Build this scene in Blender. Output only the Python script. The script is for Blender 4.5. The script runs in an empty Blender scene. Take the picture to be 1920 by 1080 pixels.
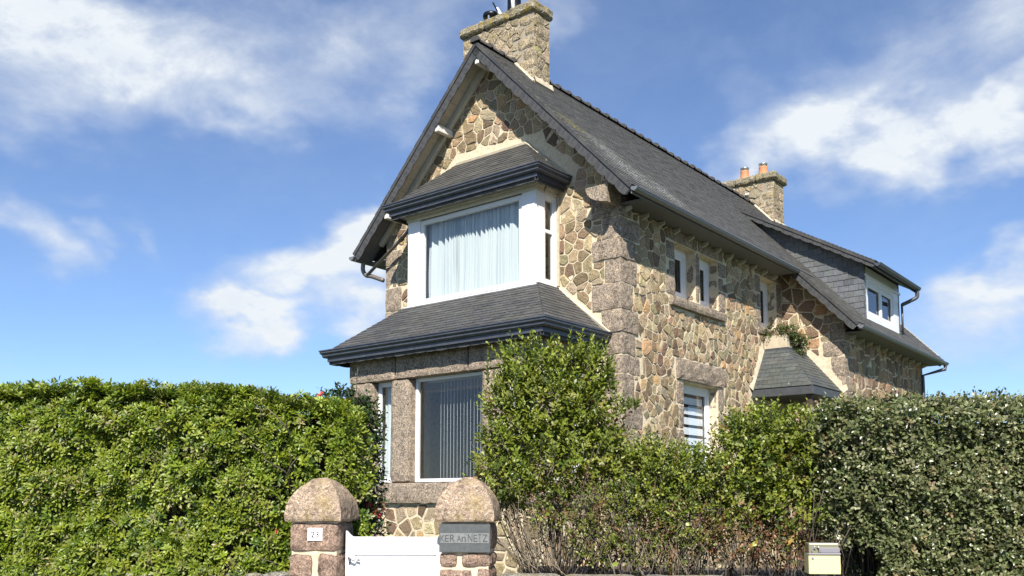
import bpy, math, random
import numpy as np
from mathutils import Vector, Matrix, noise
random.seed(7); np.random.seed(7)
rnd = random.random
def ru(a, b): return a + (b - a) * random.random()
sc = bpy.context.scene
COL = sc.collection
PI = math.pi

# ---------------------------------------------------------------- camera
EYE = 1.6
F_PX, CY_PX = 1711.0, 786.0
PITCH = math.radians(5.06)
cam_data = bpy.data.cameras.new('camera'); cam = bpy.data.objects.new('camera', cam_data); COL.objects.link(cam)
cam_data.sensor_width = 36.0; cam_data.lens = 36.0 * F_PX / 1920.0
cam_data.shift_y = (CY_PX - 540.0) / 1920.0
cam_data.clip_start = 0.05; cam_data.clip_end = 3000.0
cam.location = (0, 0, EYE); cam.rotation_euler = (PI / 2 + PITCH, 0, 0)
sc.camera = cam
sc.render.resolution_x = 1024; sc.render.resolution_y = 576

# house frame: s runs left along the gable front, t runs back along the house, z up
HEAD = math.radians(38.94)
CX, CY = 1.704, 14.0
def HW(s, t, z=0.0):
    return Vector((CX - s * math.cos(HEAD) + t * math.sin(HEAD), CY + s * math.sin(HEAD) + t * math.cos(HEAD), z))

# ---------------------------------------------------------------- sun and sky
LS, LT, LZ = 1.0, 1.30, -1.55                  # direction of the light in (s, t, z)
ld = HW(LS, LT, LZ) - HW(0, 0, 0); ld.normalize()
sun_d = bpy.data.lights.new('sun', 'SUN'); sun_d.energy = 5.0; sun_d.angle = math.radians(0.5); sun_d.color = (1.0, 0.945, 0.86)
sun = bpy.data.objects.new('sun', sun_d); COL.objects.link(sun); sun.location = (-3, -8, 12)
sun.rotation_euler = ld.to_track_quat('-Z', 'Y').to_euler()
SUN_EL = math.asin(-ld.z); SUN_ROT = math.atan2(-ld.x, -ld.y)

sc.view_settings.view_transform = 'Standard'; sc.view_settings.look = 'None'
sc.view_settings.exposure = 0.9; sc.view_settings.gamma = 1.0; sc.view_settings.use_curve_mapping = False

world = bpy.data.worlds.new('World'); sc.world = world; world.use_nodes = True
wt = world.node_tree; wn = wt.nodes; wl = wt.links; wn.clear()
def W(t, **k):
    n = wn.new(t)
    for a, b in k.items(): setattr(n, a, b)
    return n
def wmath(op, a, b=None, c=None, clamp=False):
    n = W('ShaderNodeMath', operation=op); n.use_clamp = clamp
    for i, x in enumerate((a, b, c)):
        if x is None: continue
        if isinstance(x, (int, float)): n.inputs[i].default_value = x
        else: wl.new(x, n.inputs[i])
    return n.outputs[0]
sky = W('ShaderNodeTexSky', sky_type='NISHITA'); sky.sun_disc = False
sky.sun_elevation = SUN_EL; sky.sun_rotation = SUN_ROT; sky.altitude = 0; sky.air_density = 0.85; sky.dust_density = 0.0; sky.ozone_density = 3.0
tc = W('ShaderNodeTexCoord')
n1 = W('ShaderNodeTexNoise'); n1.inputs['Scale'].default_value = 6.5; n1.inputs['Detail'].default_value = 9.0; n1.inputs['Roughness'].default_value = 0.66
n1.inputs['Distortion'].default_value = 0.25
stretch = W('ShaderNodeMapping'); stretch.inputs['Scale'].default_value = (1.0, 1.0, 1.7); stretch.inputs['Rotation'].default_value = (0, math.radians(18), 0)
wl.new(tc.outputs['Generated'], stretch.inputs['Vector']); wl.new(stretch.outputs[0], n1.inputs['Vector'])
sep = W('ShaderNodeSeparateXYZ'); wl.new(tc.outputs['Generated'], sep.inputs[0])
nwarp = W('ShaderNodeTexNoise'); nwarp.inputs['Scale'].default_value = 9.0; nwarp.inputs['Detail'].default_value = 4.0
wl.new(stretch.outputs[0], nwarp.inputs['Vector'])
wsub = W('ShaderNodeVectorMath', operation='SUBTRACT'); wl.new(nwarp.outputs['Color'], wsub.inputs[0]); wsub.inputs[1].default_value = (0.5, 0.5, 0.5)
wsc = W('ShaderNodeVectorMath', operation='SCALE'); wl.new(wsub.outputs[0], wsc.inputs[0]); wsc.inputs['Scale'].default_value = 0.16
wadd = W('ShaderNodeVectorMath', operation='ADD'); wl.new(tc.outputs['Generated'], wadd.inputs[0]); wl.new(wsc.outputs[0], wadd.inputs[1])
def cam_dir(u, v):
    x = (u - 960) / F_PX; y = (CY_PX - v) / F_PX
    d = Vector((x, math.cos(PITCH) - y * math.sin(PITCH), math.sin(PITCH) + y * math.cos(PITCH))); return d.normalized()
CLOUDS = [  # where each cloud lies in the sky: centre, half width, half height (px of the photograph), tilt in degrees, density
 (190, 85, 330, 105, 6, 1.0), (350, 130, 230, 70, 14, .78), (50, 165, 150, 75, 0, .7), (20, 20, 170, 70, 0, .9),
 (420, 200, 260, 60, 8, .66), (640, 105, 210, 85, 24, .66), (770, 60, 190, 70, 25, .55), (760, 135, 110, 60, 30, .62), (960, 20, 190, 50, 10, .5), (580, 30, 190, 60, 0, .5),
 (25, 430, 70, 60, -20, .75), (145, 420, 55, 28, 0, .5), (262, 445, 28, 45, 30, .42), (160, 352, 80, 26, 0, .3),
 (650, 460, 150, 65, 14, 1.0), (560, 510, 140, 75, 20, .95), (480, 605, 110, 50, 8, .95), (660, 580, 110, 70, 0, .85), (345, 570, 30, 16, 0, .25), (350, 680, 70, 22, 0, .25),
 (1545, 235, 130, 80, 12, 1.0), (1600, 265, 200, 70, 0, .95), (1430, 300, 180, 50, 12, .85), (1740, 285, 170, 50, 12, .8), (1870, 240, 130, 55, 16, .9),
 (1700, 130, 80, 95, -30, .6), (1590, 130, 110, 65, 0, .5), (1880, 60, 150, 130, 0, .7), (1390, 190, 60, 70, 0, .38), (1800, 180, 120, 60, 10, .5), (1340, 290, 120, 40, 14, .6), (1560, 60, 60, 60, 30, .14),
 (1900, 530, 120, 60, 8, .95), (1860, 600, 130, 75, 0, .85), (1870, 670, 140, 60, 0, .6), (1740, 400, 60, 30, 0, .14), (700, 330, 30, 35, 0, .16)]
acc = None
for (u, v, rx, rz, tilt, den) in CLOUDS:
    d = cam_dir(u, v)
    a = W('ShaderNodeVectorMath', operation='SUBTRACT'); wl.new(wadd.outputs[0], a.inputs[0]); a.inputs[1].default_value = d
    m = W('ShaderNodeMapping'); m.vector_type = 'TEXTURE'
    wl.new(a.outputs[0], m.inputs['Vector'])
    k = 1.34
    m.inputs['Scale'].default_value = (rx * k / F_PX, 0.5, rz * k / F_PX); m.inputs['Rotation'].default_value = (0, math.radians(-tilt), 0)
    ln = W('ShaderNodeVectorMath', operation='LENGTH'); wl.new(m.outputs[0], ln.inputs[0])
    mr = W('ShaderNodeMapRange'); mr.interpolation_type = 'SMOOTHSTEP'
    mr.inputs[1].default_value = 1.25; mr.inputs[2].default_value = 0.0; mr.inputs[3].default_value = 0.0; mr.inputs[4].default_value = den
    wl.new(ln.outputs['Value'], mr.inputs[0])
    acc = mr.outputs[0] if acc is None else wmath('SMOOTH_MAX', acc, mr.outputs[0], 0.25)
# thin cloud all round the rest of the sky
n2 = W('ShaderNodeTexNoise'); n2.inputs['Scale'].default_value = 2.3; n2.inputs['Detail'].default_value = 6.0; n2.inputs['Roughness'].default_value = 0.55
wl.new(stretch.outputs[0], n2.inputs['Vector'])
back = wmath('SUBTRACT', 0.35, sep.outputs['Y'], clamp=True)
back = wmath('MULTIPLY', wmath('MULTIPLY', back, 2.0, clamp=True), wmath('MULTIPLY_ADD', n2.outputs['Fac'], 6.0, -3.3, clamp=True))
acc = wmath('MAXIMUM', acc, wmath('MULTIPLY', back, .4))
frac = wmath('MULTIPLY_ADD', n1.outputs['Fac'], 2.6, -1.35)        # -> roughly -0.5 .. 0.5
dens = wmath('ADD', acc, wmath('MULTIPLY', frac, wmath('MULTIPLY_ADD', acc, 0.62, 0.02)))
dens = wmath('POWER', wmath('MULTIPLY', dens, 1.05, clamp=True), 1.35)
cr = W('ShaderNodeMapRange'); cr.interpolation_type = 'LINEAR'; wl.new(dens, cr.inputs[0]); cr.inputs[1].default_value = 0.0; cr.inputs[2].default_value = 0.92
SKY_STR = 0.071
hs = W('ShaderNodeVectorMath', operation='MULTIPLY'); hs.inputs[1].default_value = (0.95, 1.07, 1.24)
wl.new(sky.outputs[0], hs.inputs[0])
n3 = W('ShaderNodeTexNoise'); n3.inputs['Scale'].default_value = 11.0; n3.inputs['Detail'].default_value = 8.0; n3.inputs['Roughness'].default_value = 0.62; n3.inputs['Distortion'].default_value = 0.6
wl.new(stretch.outputs[0], n3.inputs['Vector'])
lum = wmath('MULTIPLY_ADD', n3.outputs['Fac'], 2.2, -1.10)
cfac = wmath('ADD', wmath('MULTIPLY', cr.outputs[0], 0.95), wmath('MULTIPLY', lum, 0.55), clamp=True)
ccol = W('ShaderNodeMix', data_type='RGBA'); wl.new(cfac, ccol.inputs['Factor'])
ccol.inputs['A'].default_value = (3.9, 4.7, 6.2, 1); ccol.inputs['B'].default_value = (6.5, 6.9, 7.3, 1)
mixc = W('ShaderNodeMix', data_type='RGBA'); wl.new(cr.outputs[0], mixc.inputs['Factor'])
wl.new(hs.outputs[0], mixc.inputs['A']); wl.new(ccol.outputs['Result'], mixc.inputs['B'])
bg = W('ShaderNodeBackground'); bg.inputs['Strength'].default_value = SKY_STR
wl.new(mixc.outputs['Result'], bg.inputs['Color'])
wo = W('ShaderNodeOutputWorld'); wl.new(bg.outputs[0], wo.inputs['Surface'])
world.cycles.sampling_method = 'MANUAL'; world.cycles.sample_map_resolution = 512

# ---------------------------------------------------------------- materials
MATS = {}
class NT:
    def __init__(s, name):
        s.m = bpy.data.materials.new(name); s.m.use_nodes = True; s.t = s.m.node_tree; s.n = s.t.nodes; s.l = s.t.links
        s.b = s.n['Principled BSDF']; s.out = s.n['Material Output']; MATS[name] = s.m
        s.tc = s.n.new('ShaderNodeTexCoord')
    def new(s, t, **k):
        n = s.n.new(t)
        for a, b in k.items(): setattr(n, a, b)
        return n
    def noise(s, scale, detail=4, rough=.55, vec=None, dist=0.0):
        n = s.new('ShaderNodeTexNoise'); n.inputs['Scale'].default_value = scale; n.inputs['Detail'].default_value = detail
        n.inputs['Roughness'].default_value = rough; n.inputs['Distortion'].default_value = dist
        s.l.new(vec or s.tc.outputs['Object'], n.inputs['Vector']); return n.outputs['Fac']
    def ramp(s, fac, stops):
        r = s.new('ShaderNodeValToRGB'); e = r.color_ramp.elements
        e[0].position, e[0].color = stops[0][0], (*stops[0][1], 1)
        e[1].position, e[1].color = stops[-1][0], (*stops[-1][1], 1)
        for p, c in stops[1:-1]:
            x = e.new(p); x.color = (*c, 1)
        s.l.new(fac, r.inputs[0]); return r.outputs[0]
    def mix(s, fac, a, b, blend='MIX'):
        m = s.new('ShaderNodeMix', data_type='RGBA', blend_type=blend)
        for k, x in (('Factor', fac), ('A', a), ('B', b)):
            if isinstance(x, (int, float)): m.inputs[k].default_value = x
            elif isinstance(x, tuple): m.inputs[k].default_value = (*x, 1)
            else: s.l.new(x, m.inputs[k])
        return m.outputs['Result']
    def math(s, op, a, b=0.0, clamp=False):
        n = s.new('ShaderNodeMath', operation=op); n.use_clamp = clamp
        for i, x in enumerate((a, b)):
            if isinstance(x, (int, float)): n.inputs[i].default_value = x
            else: s.l.new(x, n.inputs[i])
        return n.outputs[0]
    def attr(s, name='tint'):
        a = s.new('ShaderNodeAttribute'); a.attribute_name = name; return a.outputs['Color']
    def color(s, c, k=1.0):
        if k != 1.0: c = s.mix(1.0, c, (k, k, k * .97), 'MULTIPLY')
        if isinstance(c, tuple): s.b.inputs['Base Color'].default_value = (*c, 1)
        else: s.l.new(c, s.b.inputs['Base Color'])
    def rough(s, r):
        if isinstance(r, (int, float)): s.b.inputs['Roughness'].default_value = r
        else: s.l.new(r, s.b.inputs['Roughness'])
    def bump(s, h, strength=.5, dist=.01):
        b = s.new('ShaderNodeBump'); b.inputs['Strength'].default_value = strength; b.inputs['Distance'].default_value = dist
        s.l.new(h, b.inputs['Height']); s.l.new(b.outputs[0], s.b.inputs['Normal'])

def G(x): return (x, x, x)
# rubble stone: colour of its own per stone, mottled
m = NT('rubble_stone'); a = m.attr()
f1 = m.noise(9, 5, .65); f2 = m.noise(45, 4, .7); f3 = m.noise(2.5, 3)
c = m.mix(m.math('MULTIPLY', f1, 1.0), a, m.mix(1.0, a, (1.5, 1.42, 1.25), 'MULTIPLY'))
c = m.mix(1.0, c, m.ramp(f2, [(.3, G(.5)), (.5, G(1.05)), (.7, G(1.5))]), 'MULTIPLY')
c = m.mix(m.ramp(f3, [(.58, G(0)), (.78, G(.35))]), c, (.30, .19, .10))
m.color(c, .96); m.rough(.85); m.b.inputs['Specular IOR Level'].default_value = .3
m.bump(m.math('ADD', m.math('MULTIPLY', f1, 1.0), m.math('MULTIPLY', f2, .5)), 1.0, .03)
# pinkish granite, coarse grained
def granite(name, lo, mid, hi, lichen=0.0, dark=.05, grain=105):
    m = NT(name); vec = m.tc.outputs['Object']
    v = m.new('ShaderNodeTexVoronoi'); v.inputs['Scale'].default_value = grain; m.l.new(vec, v.inputs['Vector'])
    sp = m.new('ShaderNodeSeparateColor'); m.l.new(v.outputs['Color'], sp.inputs[0])
    c = m.ramp(sp.outputs[0], [(0, (dark, dark * .9, dark * .8)), (.14, lo), (.3, lo), (.34, mid), (.7, mid), (.76, hi), (1, hi)])
    f = m.noise(7, 5, .65); f2 = m.noise(28, 4, .7)
    c = m.mix(1.0, c, m.ramp(f, [(.3, (.58, .56, .54)), (.5, G(.95)), (.72, (1.22, 1.16, 1.08))]), 'MULTIPLY')
    c = m.mix(1.0, c, m.ramp(f2, [(.32, G(.55)), (.5, G(1.0)), (.68, G(1.28))]), 'MULTIPLY')
    if lichen:
        f3 = m.noise(5.5, 6, .7, dist=.4)
        c = m.mix(m.ramp(f3, [(.5, G(0)), (.62, G(lichen))]), c, (.33, .25, .075))
        f4 = m.noise(13, 5, .7)
        c = m.mix(m.ramp(f4, [(.56, G(0)), (.66, G(lichen * .8))]), c, (.11, .115, .07))
    m.color(c, .84); m.rough(.9); m.b.inputs['Specular IOR Level'].default_value = .25
    m.bump(m.math('ADD', m.math('MULTIPLY', f, .6), m.math('ADD', m.math('MULTIPLY', f2, .6), m.math('MULTIPLY', sp.outputs[0], .25))), .9, .016)
granite('granite', (.20, .155, .115), (.36, .285, .225), (.51, .43, .35), dark=.09, grain=120)
granite('granite_cap', (.27, .19, .14), (.44, .325, .24), (.55, .45, .35), lichen=.4, dark=.12, grain=190)
granite('granite_chimney', (.19, .15, .10), (.40, .32, .22), (.58, .50, .38), lichen=.55)
granite('granite_lichen', (.13, .11, .08), (.30, .26, .19), (.48, .43, .33), lichen=.9)
granite('granite_red', (.20, .13, .10), (.33, .225, .17), (.43, .33, .26), dark=.10, grain=180)
granite('grey_coping', (.12, .115, .10), (.27, .255, .225), (.42, .40, .36), lichen=.4)
# mortar
m = NT('mortar'); f = m.noise(14, 5, .65); f2 = m.noise(90, 3)
m.color(m.ramp(f, [(.25, (.38, .30, .19)), (.48, (.57, .48, .335)), (.75, (.65, .56, .41))])); m.rough(.95)
m.bump(m.math('ADD', f, m.math('MULTIPLY', f2, .5)), .6, .012)
m = NT('mortar_dull'); f = m.noise(14, 5, .65); m.color(m.ramp(f, [(.25, (.20, .17, .125)), (.55, (.31, .27, .205)), (.8, (.38, .33, .25))])); m.rough(.95); m.bump(f, .6, .012)
m = NT('render_cream'); f = m.noise(8, 5, .65)
m.color(m.ramp(f, [(.25, (.34, .285, .195)), (.5, (.46, .395, .285)), (.8, (.52, .455, .35))])); m.rough(.92); m.bump(f, .5, .012)
# slate: each slate a shade of its own
def slate(name, patches):
    m = NT(name); a = m.attr(); f = m.noise(22, 5, .7); f2 = m.noise(3.0, 4, .6)
    mp = m.new('ShaderNodeMapping'); mp.inputs['Scale'].default_value = (8, 14, 8); m.l.new(m.tc.outputs['Object'], mp.inputs[0])
    c = m.mix(1.0, a, m.ramp(f, [(.3, G(.65)), (.55, G(1.0)), (.75, G(1.5))]), 'MULTIPLY')
    c = m.mix(m.ramp(f2, [(.45, G(0)), (.75, G(.5))]), c, (.105, .098, .082))
    mp.inputs['Scale'].default_value = (3, 14, 2.2); c = m.mix(m.ramp(m.noise(1.0, 4, .6, vec=mp.outputs[0]), [(.5, G(0)), (.72, G(.4))]), c, (.16, .155, .14))
    if patches:
        sp = m.new('ShaderNodeSeparateXYZ'); m.l.new(m.tc.outputs['Object'], sp.inputs[0])
        # white lichen low near the front verge, yellow lichen higher up beside the verge
        def near(px, py, pz, r, soft):
            d = m.new('ShaderNodeVectorMath', operation='DISTANCE'); m.l.new(m.tc.outputs['Object'], d.inputs[0]); d.inputs[1].default_value = (px, py, pz)
            mr = m.new('ShaderNodeMapRange'); mr.inputs[1].default_value = r; mr.inputs[2].default_value = r * soft; m.l.new(d.outputs['Value'], mr.inputs[0]); return mr.outputs[0]
        fw = m.noise(30, 3, .6)
        w1 = m.math('MAXIMUM', m.math('MAXIMUM', near(-.1, .45, 6.92, .75, .25), near(-.5, .38, 7.33, .55, .3)), near(.1, 1.25, 6.7, .6, .2))
        wmask = m.math('MULTIPLY', m.math('MULTIPLY', w1, .75), m.ramp(fw, [(.50, G(0)), (.58, G(1))]))
        c = m.mix(wmask, c, (.46, .46, .44))
        y1 = m.math('MULTIPLY', near(-.88, -.03, 7.74, .42, .3), m.ramp(m.noise(25, 3, .6), [(.5, G(0)), (.6, G(.8))]))
        c = m.mix(y1, c, (.38, .33, .08))
        fl = m.noise(11, 4, .7)
        c = m.mix(m.ramp(fl, [(.66, G(0)), (.72, G(.5))]), c, (.28, .28, .26))
    else:
        fl = m.noise(9, 4, .7)
        c = m.mix(m.ramp(fl, [(.70, G(0)), (.74, G(.6))]), c, (.33, .33, .31))
    m.color(c, .86); m.rough(m.ramp(f, [(.3, G(.55)), (.7, G(.72))])); m.b.inputs['Specular IOR Level'].default_value = .35
    m.bump(f, .35, .006)
slate('slate', False); slate('slate_main', True)
def plain(name, col, rough=.5, metal=0.0, var=0.0, scale=12, spec=.5):
    m = NT(name)
    if var:
        f = m.noise(scale, 5, .65); m.color(m.mix(1.0, col, m.ramp(f, [(.25, G(1 - var)), (.75, G(1 + var * .5))]), 'MULTIPLY')); m.bump(f, .2, .004)
    else: m.color(col)
    m.rough(rough); m.b.inputs['Metallic'].default_value = metal; m.b.inputs['Specular IOR Level'].default_value = spec
    return m
plain('white_upvc', (.70, .70, .70), .32, var=.04, scale=3)
plain('white_gate', (.74, .74, .74), .3, var=.04, scale=4)
plain('white_old_paint', (.66, .65, .60), .6, var=.2)
plain('dark_zinc', (.085, .09, .105), .42, .35, var=.35, scale=10)
plain('grey_gutter', (.17, .175, .185), .4, .2, var=.2)
plain('pale_plastic', (.55, .57, .58), .4)
plain('lead', (.075, .08, .088), .55, .3, var=.3)
plain('bronze_pipe', (.20, .17, .15), .38, .4, var=.2)
plain('soffit_board', (.46, .43, .35), .75, var=.25)
plain('soffit_cream', (.55, .53, .45), .7, var=.15)
plain('soffit_grey', (.13, .13, .135), .65, var=.12)
plain('terracotta', (.62, .22, .10), .75, var=.25, scale=20)
plain('dark_wood', (.06, .04, .03), .7, var=.3)
plain('room_wall', (.42, .38, .33), .9, var=.1)
plain('room_floor', (.16, .10, .06), .6, var=.2)
plain('black_metal', (.02, .022, .025), .35, .6)
plain('shiny_metal', (.75, .75, .76), .22, .9)
plain('blind_fabric', (.74, .75, .78), .8)
plain('blue_card', (.22, .50, .75), .6)
plain('handle_grey', (.35, .35, .38), .35, .7)
plain('letterbox_cream', (.66, .61, .30), .4, var=.05)
plain('letterbox_grey', (.20, .19, .21), .45)
plain('letterbox_clear', (.20, .19, .12), .3, spec=.8)
plain('enamel_white', (.86, .86, .85), .25)
plain('print_black', (.012, .012, .014), .5)
plain('plaque_slate', (.075, .082, .082), .6, var=.3, scale=30)
plain('plaque_band', (.17, .18, .175), .75, var=.3, scale=40)
plain('plaque_letter', (.045, .048, .048), .6)
plain('asphalt', (.05, .05, .052), .9, var=.3, scale=30)
plain('paving', (.28, .27, .25), .85, var=.25, scale=6)
plain('soil', (.085, .062, .045), .95, var=.5, scale=9)
plain('earth_green', (.06, .085, .03), .95, var=.5, scale=5)
plain('bark', (.19, .155, .11), .85, var=.4, scale=30)
plain('bark_grey', (.085, .068, .05), .85, var=.4, scale=30)
plain('flower_red', (.62, .075, .055), .5, var=.2)
plain('twig_shade', (.045, .035, .02), .9, var=.4)  # dark twig brown that paints the shade in the hedge cores
# glass: clear pane, reflection by fresnel
m = NT('glass'); tr = m.new('ShaderNodeBsdfTransparent'); gl = m.new('ShaderNodeBsdfGlossy'); gl.inputs['Roughness'].default_value = .0
tr.inputs['Color'].default_value = (.97, .985, .985, 1)
fr = m.new('ShaderNodeFresnel'); fr.inputs['IOR'].default_value = 1.6
ms = m.new('ShaderNodeMixShader'); geo = m.new('ShaderNodeNewGeometry'); fac = m.math('MULTIPLY', m.math('MULTIPLY', fr.outputs[0], 1.6, True), m.math('SUBTRACT', 1.0, geo.outputs['Backfacing']))
m.l.new(fac, ms.inputs[0]); m.l.new(tr.outputs[0], ms.inputs[1]); m.l.new(gl.outputs[0], ms.inputs[2]); m.l.new(ms.outputs[0], m.out.inputs['Surface'])
# net curtain
m = NT('net_curtain'); df = m.new('ShaderNodeBsdfDiffuse'); df.inputs['Color'].default_value = (.70, .75, .76, 1)
tl = m.new('ShaderNodeBsdfTranslucent'); tl.inputs['Color'].default_value = (.62, .66, .67, 1)
ms = m.new('ShaderNodeMixShader'); ms.inputs[0].default_value = .3
m.l.new(df.outputs[0], ms.inputs[1]); m.l.new(tl.outputs[0], ms.inputs[2]); m.l.new(ms.outputs[0], m.out.inputs['Surface'])
# leaves: tint attribute
def leafmat(name, rough, spec, transl=.25):
    m = NT(name); a = m.attr(); m.color(a); m.rough(rough); m.b.inputs['Specular IOR Level'].default_value = spec
    tl = m.new('ShaderNodeBsdfTranslucent'); m.l.new(m.mix(1.0, a, (1.5, 1.7, .7), 'MULTIPLY'), tl.inputs['Color'])
    ms = m.new('ShaderNodeMixShader'); ms.inputs[0].default_value = transl
    m.l.new(m.b.outputs[0], ms.inputs[1]); m.l.new(tl.outputs[0], ms.inputs[2]); m.l.new(ms.outputs[0], m.out.inputs['Surface'])
leafmat('leaf', .42, .45); leafmat('leaf_glossy', .30, .5, .2)

# ---------------------------------------------------------------- mesh helpers
class MB:
    def __init__(s): s.v = []; s.f = []; s.c = []; s.mi = []
    def add(s, vs, fs, col=(1, 1, 1), mi=0):
        o = len(s.v); s.v.extend(tuple(p) for p in vs); s.f.extend(tuple(i + o for i in f) for f in fs)
        s.c.extend([col] * len(vs)); s.mi.extend([mi] * len(fs)); return s
    def box(s, x0, x1, y0, y1, z0, z1, col=(1, 1, 1), mi=0):
        if x0 > x1: x0, x1 = x1, x0
        return s.add([(x, y, z) for x in (x0, x1) for y in (y0, y1) for z in (z0, z1)],
                     [(0, 1, 3, 2), (4, 6, 7, 5), (0, 4, 5, 1), (2, 3, 7, 6), (0, 2, 6, 4), (1, 5, 7, 3)], col, mi)
    def tube(s, pts, rad, n=8, col=(1, 1, 1), mi=0, cap=True):
        pts = [Vector(p) for p in pts]; N = len(pts)
        rad = [rad] * N if isinstance(rad, (int, float)) else rad
        vs = []; fs = []; up = None
        for i, p in enumerate(pts):
            d = (pts[min(i + 1, N - 1)] - pts[max(i - 1, 0)]).normalized()
            if up is None: up = d.orthogonal().normalized()
            up = (up - d * up.dot(d)).normalized(); q = d.cross(up)
            for k in range(n):
                a = 2 * PI * k / n; vs.append(p + (up * math.cos(a) + q * math.sin(a)) * rad[i])
        for i in range(N - 1):
            for k in range(n):
                k2 = (k + 1) % n; fs.append((i * n + k, i * n + k2, (i + 1) * n + k2, (i + 1) * n + k))
        if cap: fs.append(tuple(range(n - 1, -1, -1))); fs.append(tuple((N - 1) * n + k for k in range(n)))
        return s.add(vs, fs, col, mi)
    def lathe(s, prof, c=(0, 0, 0), n=20, col=(1, 1, 1), mi=0):
        vs = []; fs = []
        for r, z in prof:
            for k in range(n):
                a = 2 * PI * k / n; vs.append((c[0] + r * math.cos(a), c[1] + r * math.sin(a), c[2] + z))
        for i in range(len(prof) - 1):
            for k in range(n):
                k2 = (k + 1) % n; fs.append((i * n + k, i * n + k2, (i + 1) * n + k2, (i + 1) * n + k))
        fs.append(tuple(range(n - 1, -1, -1))); fs.append(tuple((len(prof) - 1) * n + k for k in range(n)))
        return s.add(vs, fs, col, mi)
    def build(s, name, mats, parent=None, smooth=False, kind=None, bevel=0.0, fixn=False):
        me = bpy.data.meshes.new(name); me.from_pydata(s.v, [], s.f)
        if not isinstance(mats, (list, tuple)): mats = [mats]
        for x in mats: me.materials.append(MATS[x])
        if len(mats) > 1: me.polygons.foreach_set('material_index', s.mi)
        at = me.color_attributes.new('tint', 'FLOAT_COLOR', 'POINT')
        arr = np.ones((len(s.v), 4), np.float32); arr[:, :3] = np.array(s.c, np.float32).reshape(-1, 3); at.data.foreach_set('color', arr.ravel())
        if smooth: me.polygons.foreach_set('use_smooth', [True] * len(me.polygons))
        me.update()
        if fixn:
            import bmesh
            bm = bmesh.new(); bm.from_mesh(me); bmesh.ops.recalc_face_normals(bm, faces=bm.faces); bm.to_mesh(me); bm.free()
        return link(name, me, parent, kind, bevel)
def link(name, me, parent=None, kind=None, bevel=0.0):
    o = bpy.data.objects.new(name, me); COL.objects.link(o)
    if parent is not None: o.parent = parent
    if kind: o['kind'] = kind
    if bevel:
        b = o.modifiers.new('bevel', 'BEVEL'); b.width = bevel; b.segments = 2; b.limit_method = 'ANGLE'; b.angle_limit = math.radians(40)
    return o
def tag(o, label, cat, group=None):
    o['label'] = label; o['category'] = cat
    if group: o['group'] = group
    return o
def thing(name, label, cat, loc=(0, 0, 0), rz=0.0, group=None):
    o = bpy.data.objects.new(name, None); COL.objects.link(o); o.location = loc; o.rotation_euler = (0, 0, rz); o.empty_display_size = .2
    return tag(o, label, cat, group)
def rough_box(mb, lo, hi, res=.07, amp=.008, rnd_=.015, col=(1, 1, 1), mi=0, seed=0.0, face_out=None):
    """block with uneven faces and worn arrises"""
    lo = Vector(lo); hi = Vector(hi)
    for i in range(3):
        if lo[i] > hi[i]: lo[i], hi[i] = hi[i], lo[i]
    size = hi - lo; n = [max(2, min(14, int(round(size[i] / res)))) for i in range(3)]
    idx = {}; vs = []; fs = []; ce = (lo + hi) / 2
    def vid(i, j, k):
        key = (i, j, k)
        if key in idx: return idx[key]
        p = Vector((lo.x + size.x * i / n[0], lo.y + size.y * j / n[1], lo.z + size.z * k / n[2]))
        ext = sum((a == 0) or (a == b) for a, b in zip((i, j, k), n))
        if ext >= 2:
            for ax, (a, b) in enumerate(zip((i, j, k), n)):
                if a == 0: p[ax] += rnd_ * (1 if ext == 2 else 1.4)
                elif a == b: p[ax] -= rnd_ * (1 if ext == 2 else 1.4)
        q = p * 7 + Vector((seed, seed * 1.7, -seed))
        p += noise.noise_vector(q) * amp + noise.noise_vector(q * 2.7) * amp * .6
        idx[key] = len(vs); vs.append(p); return idx[key]
    X, Y, Z = n
    for j in range(Y):
        for k in range(Z):
            fs.append((vid(0, j, k), vid(0, j, k + 1), vid(0, j + 1, k + 1), vid(0, j + 1, k)))
            fs.append((vid(X, j, k), vid(X, j + 1, k), vid(X, j + 1, k + 1), vid(X, j, k + 1)))
    for i in range(X):
        for k in range(Z):
            fs.append((vid(i, 0, k), vid(i + 1, 0, k), vid(i + 1, 0, k + 1), vid(i, 0, k + 1)))
            fs.append((vid(i, Y, k), vid(i, Y, k + 1), vid(i + 1, Y, k + 1), vid(i + 1, Y, k)))
        for j in range(Y):
            fs.append((vid(i, j, 0), vid(i, j + 1, 0), vid(i + 1, j + 1, 0), vid(i + 1, j, 0)))
            fs.append((vid(i, j, Z), vid(i + 1, j, Z), vid(i + 1, j + 1, Z), vid(i, j + 1, Z)))
    mb.add(vs, fs, col, mi); return mb

# 2D polygon clipping
def clip(poly, nx, ny, d):
    """keep nx*x + ny*y <= d"""
    out = []; n = len(poly)
    for i in range(n):
        a = poly[i]; b = poly[(i + 1) % n]; da = nx * a[0] + ny * a[1] - d; db = nx * b[0] + ny * b[1] - d
        if da <= 0: out.append(a)
        if (da < 0 < db) or (db < 0 < da):
            k = da / (da - db); out.append((a[0] + (b[0] - a[0]) * k, a[1] + (b[1] - a[1]) * k))
    return out
def area(p): return .5 * sum(p[i][0] * p[(i + 1) % len(p)][1] - p[(i + 1) % len(p)][0] * p[i][1] for i in range(len(p)))
def ccw(p): return list(p) if area(p) > 0 else list(reversed(p))
def edges(poly):
    p = ccw(poly); out = []
    for i in range(len(p)):
        a = p[i]; b = p[(i + 1) % len(p)]; dx, dy = b[0] - a[0], b[1] - a[1]; L = math.hypot(dx, dy)
        if L < 1e-6: continue
        nx, ny = dy / L, -dx / L; out.append((nx, ny, nx * a[0] + ny * a[1]))
    return out
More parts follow.
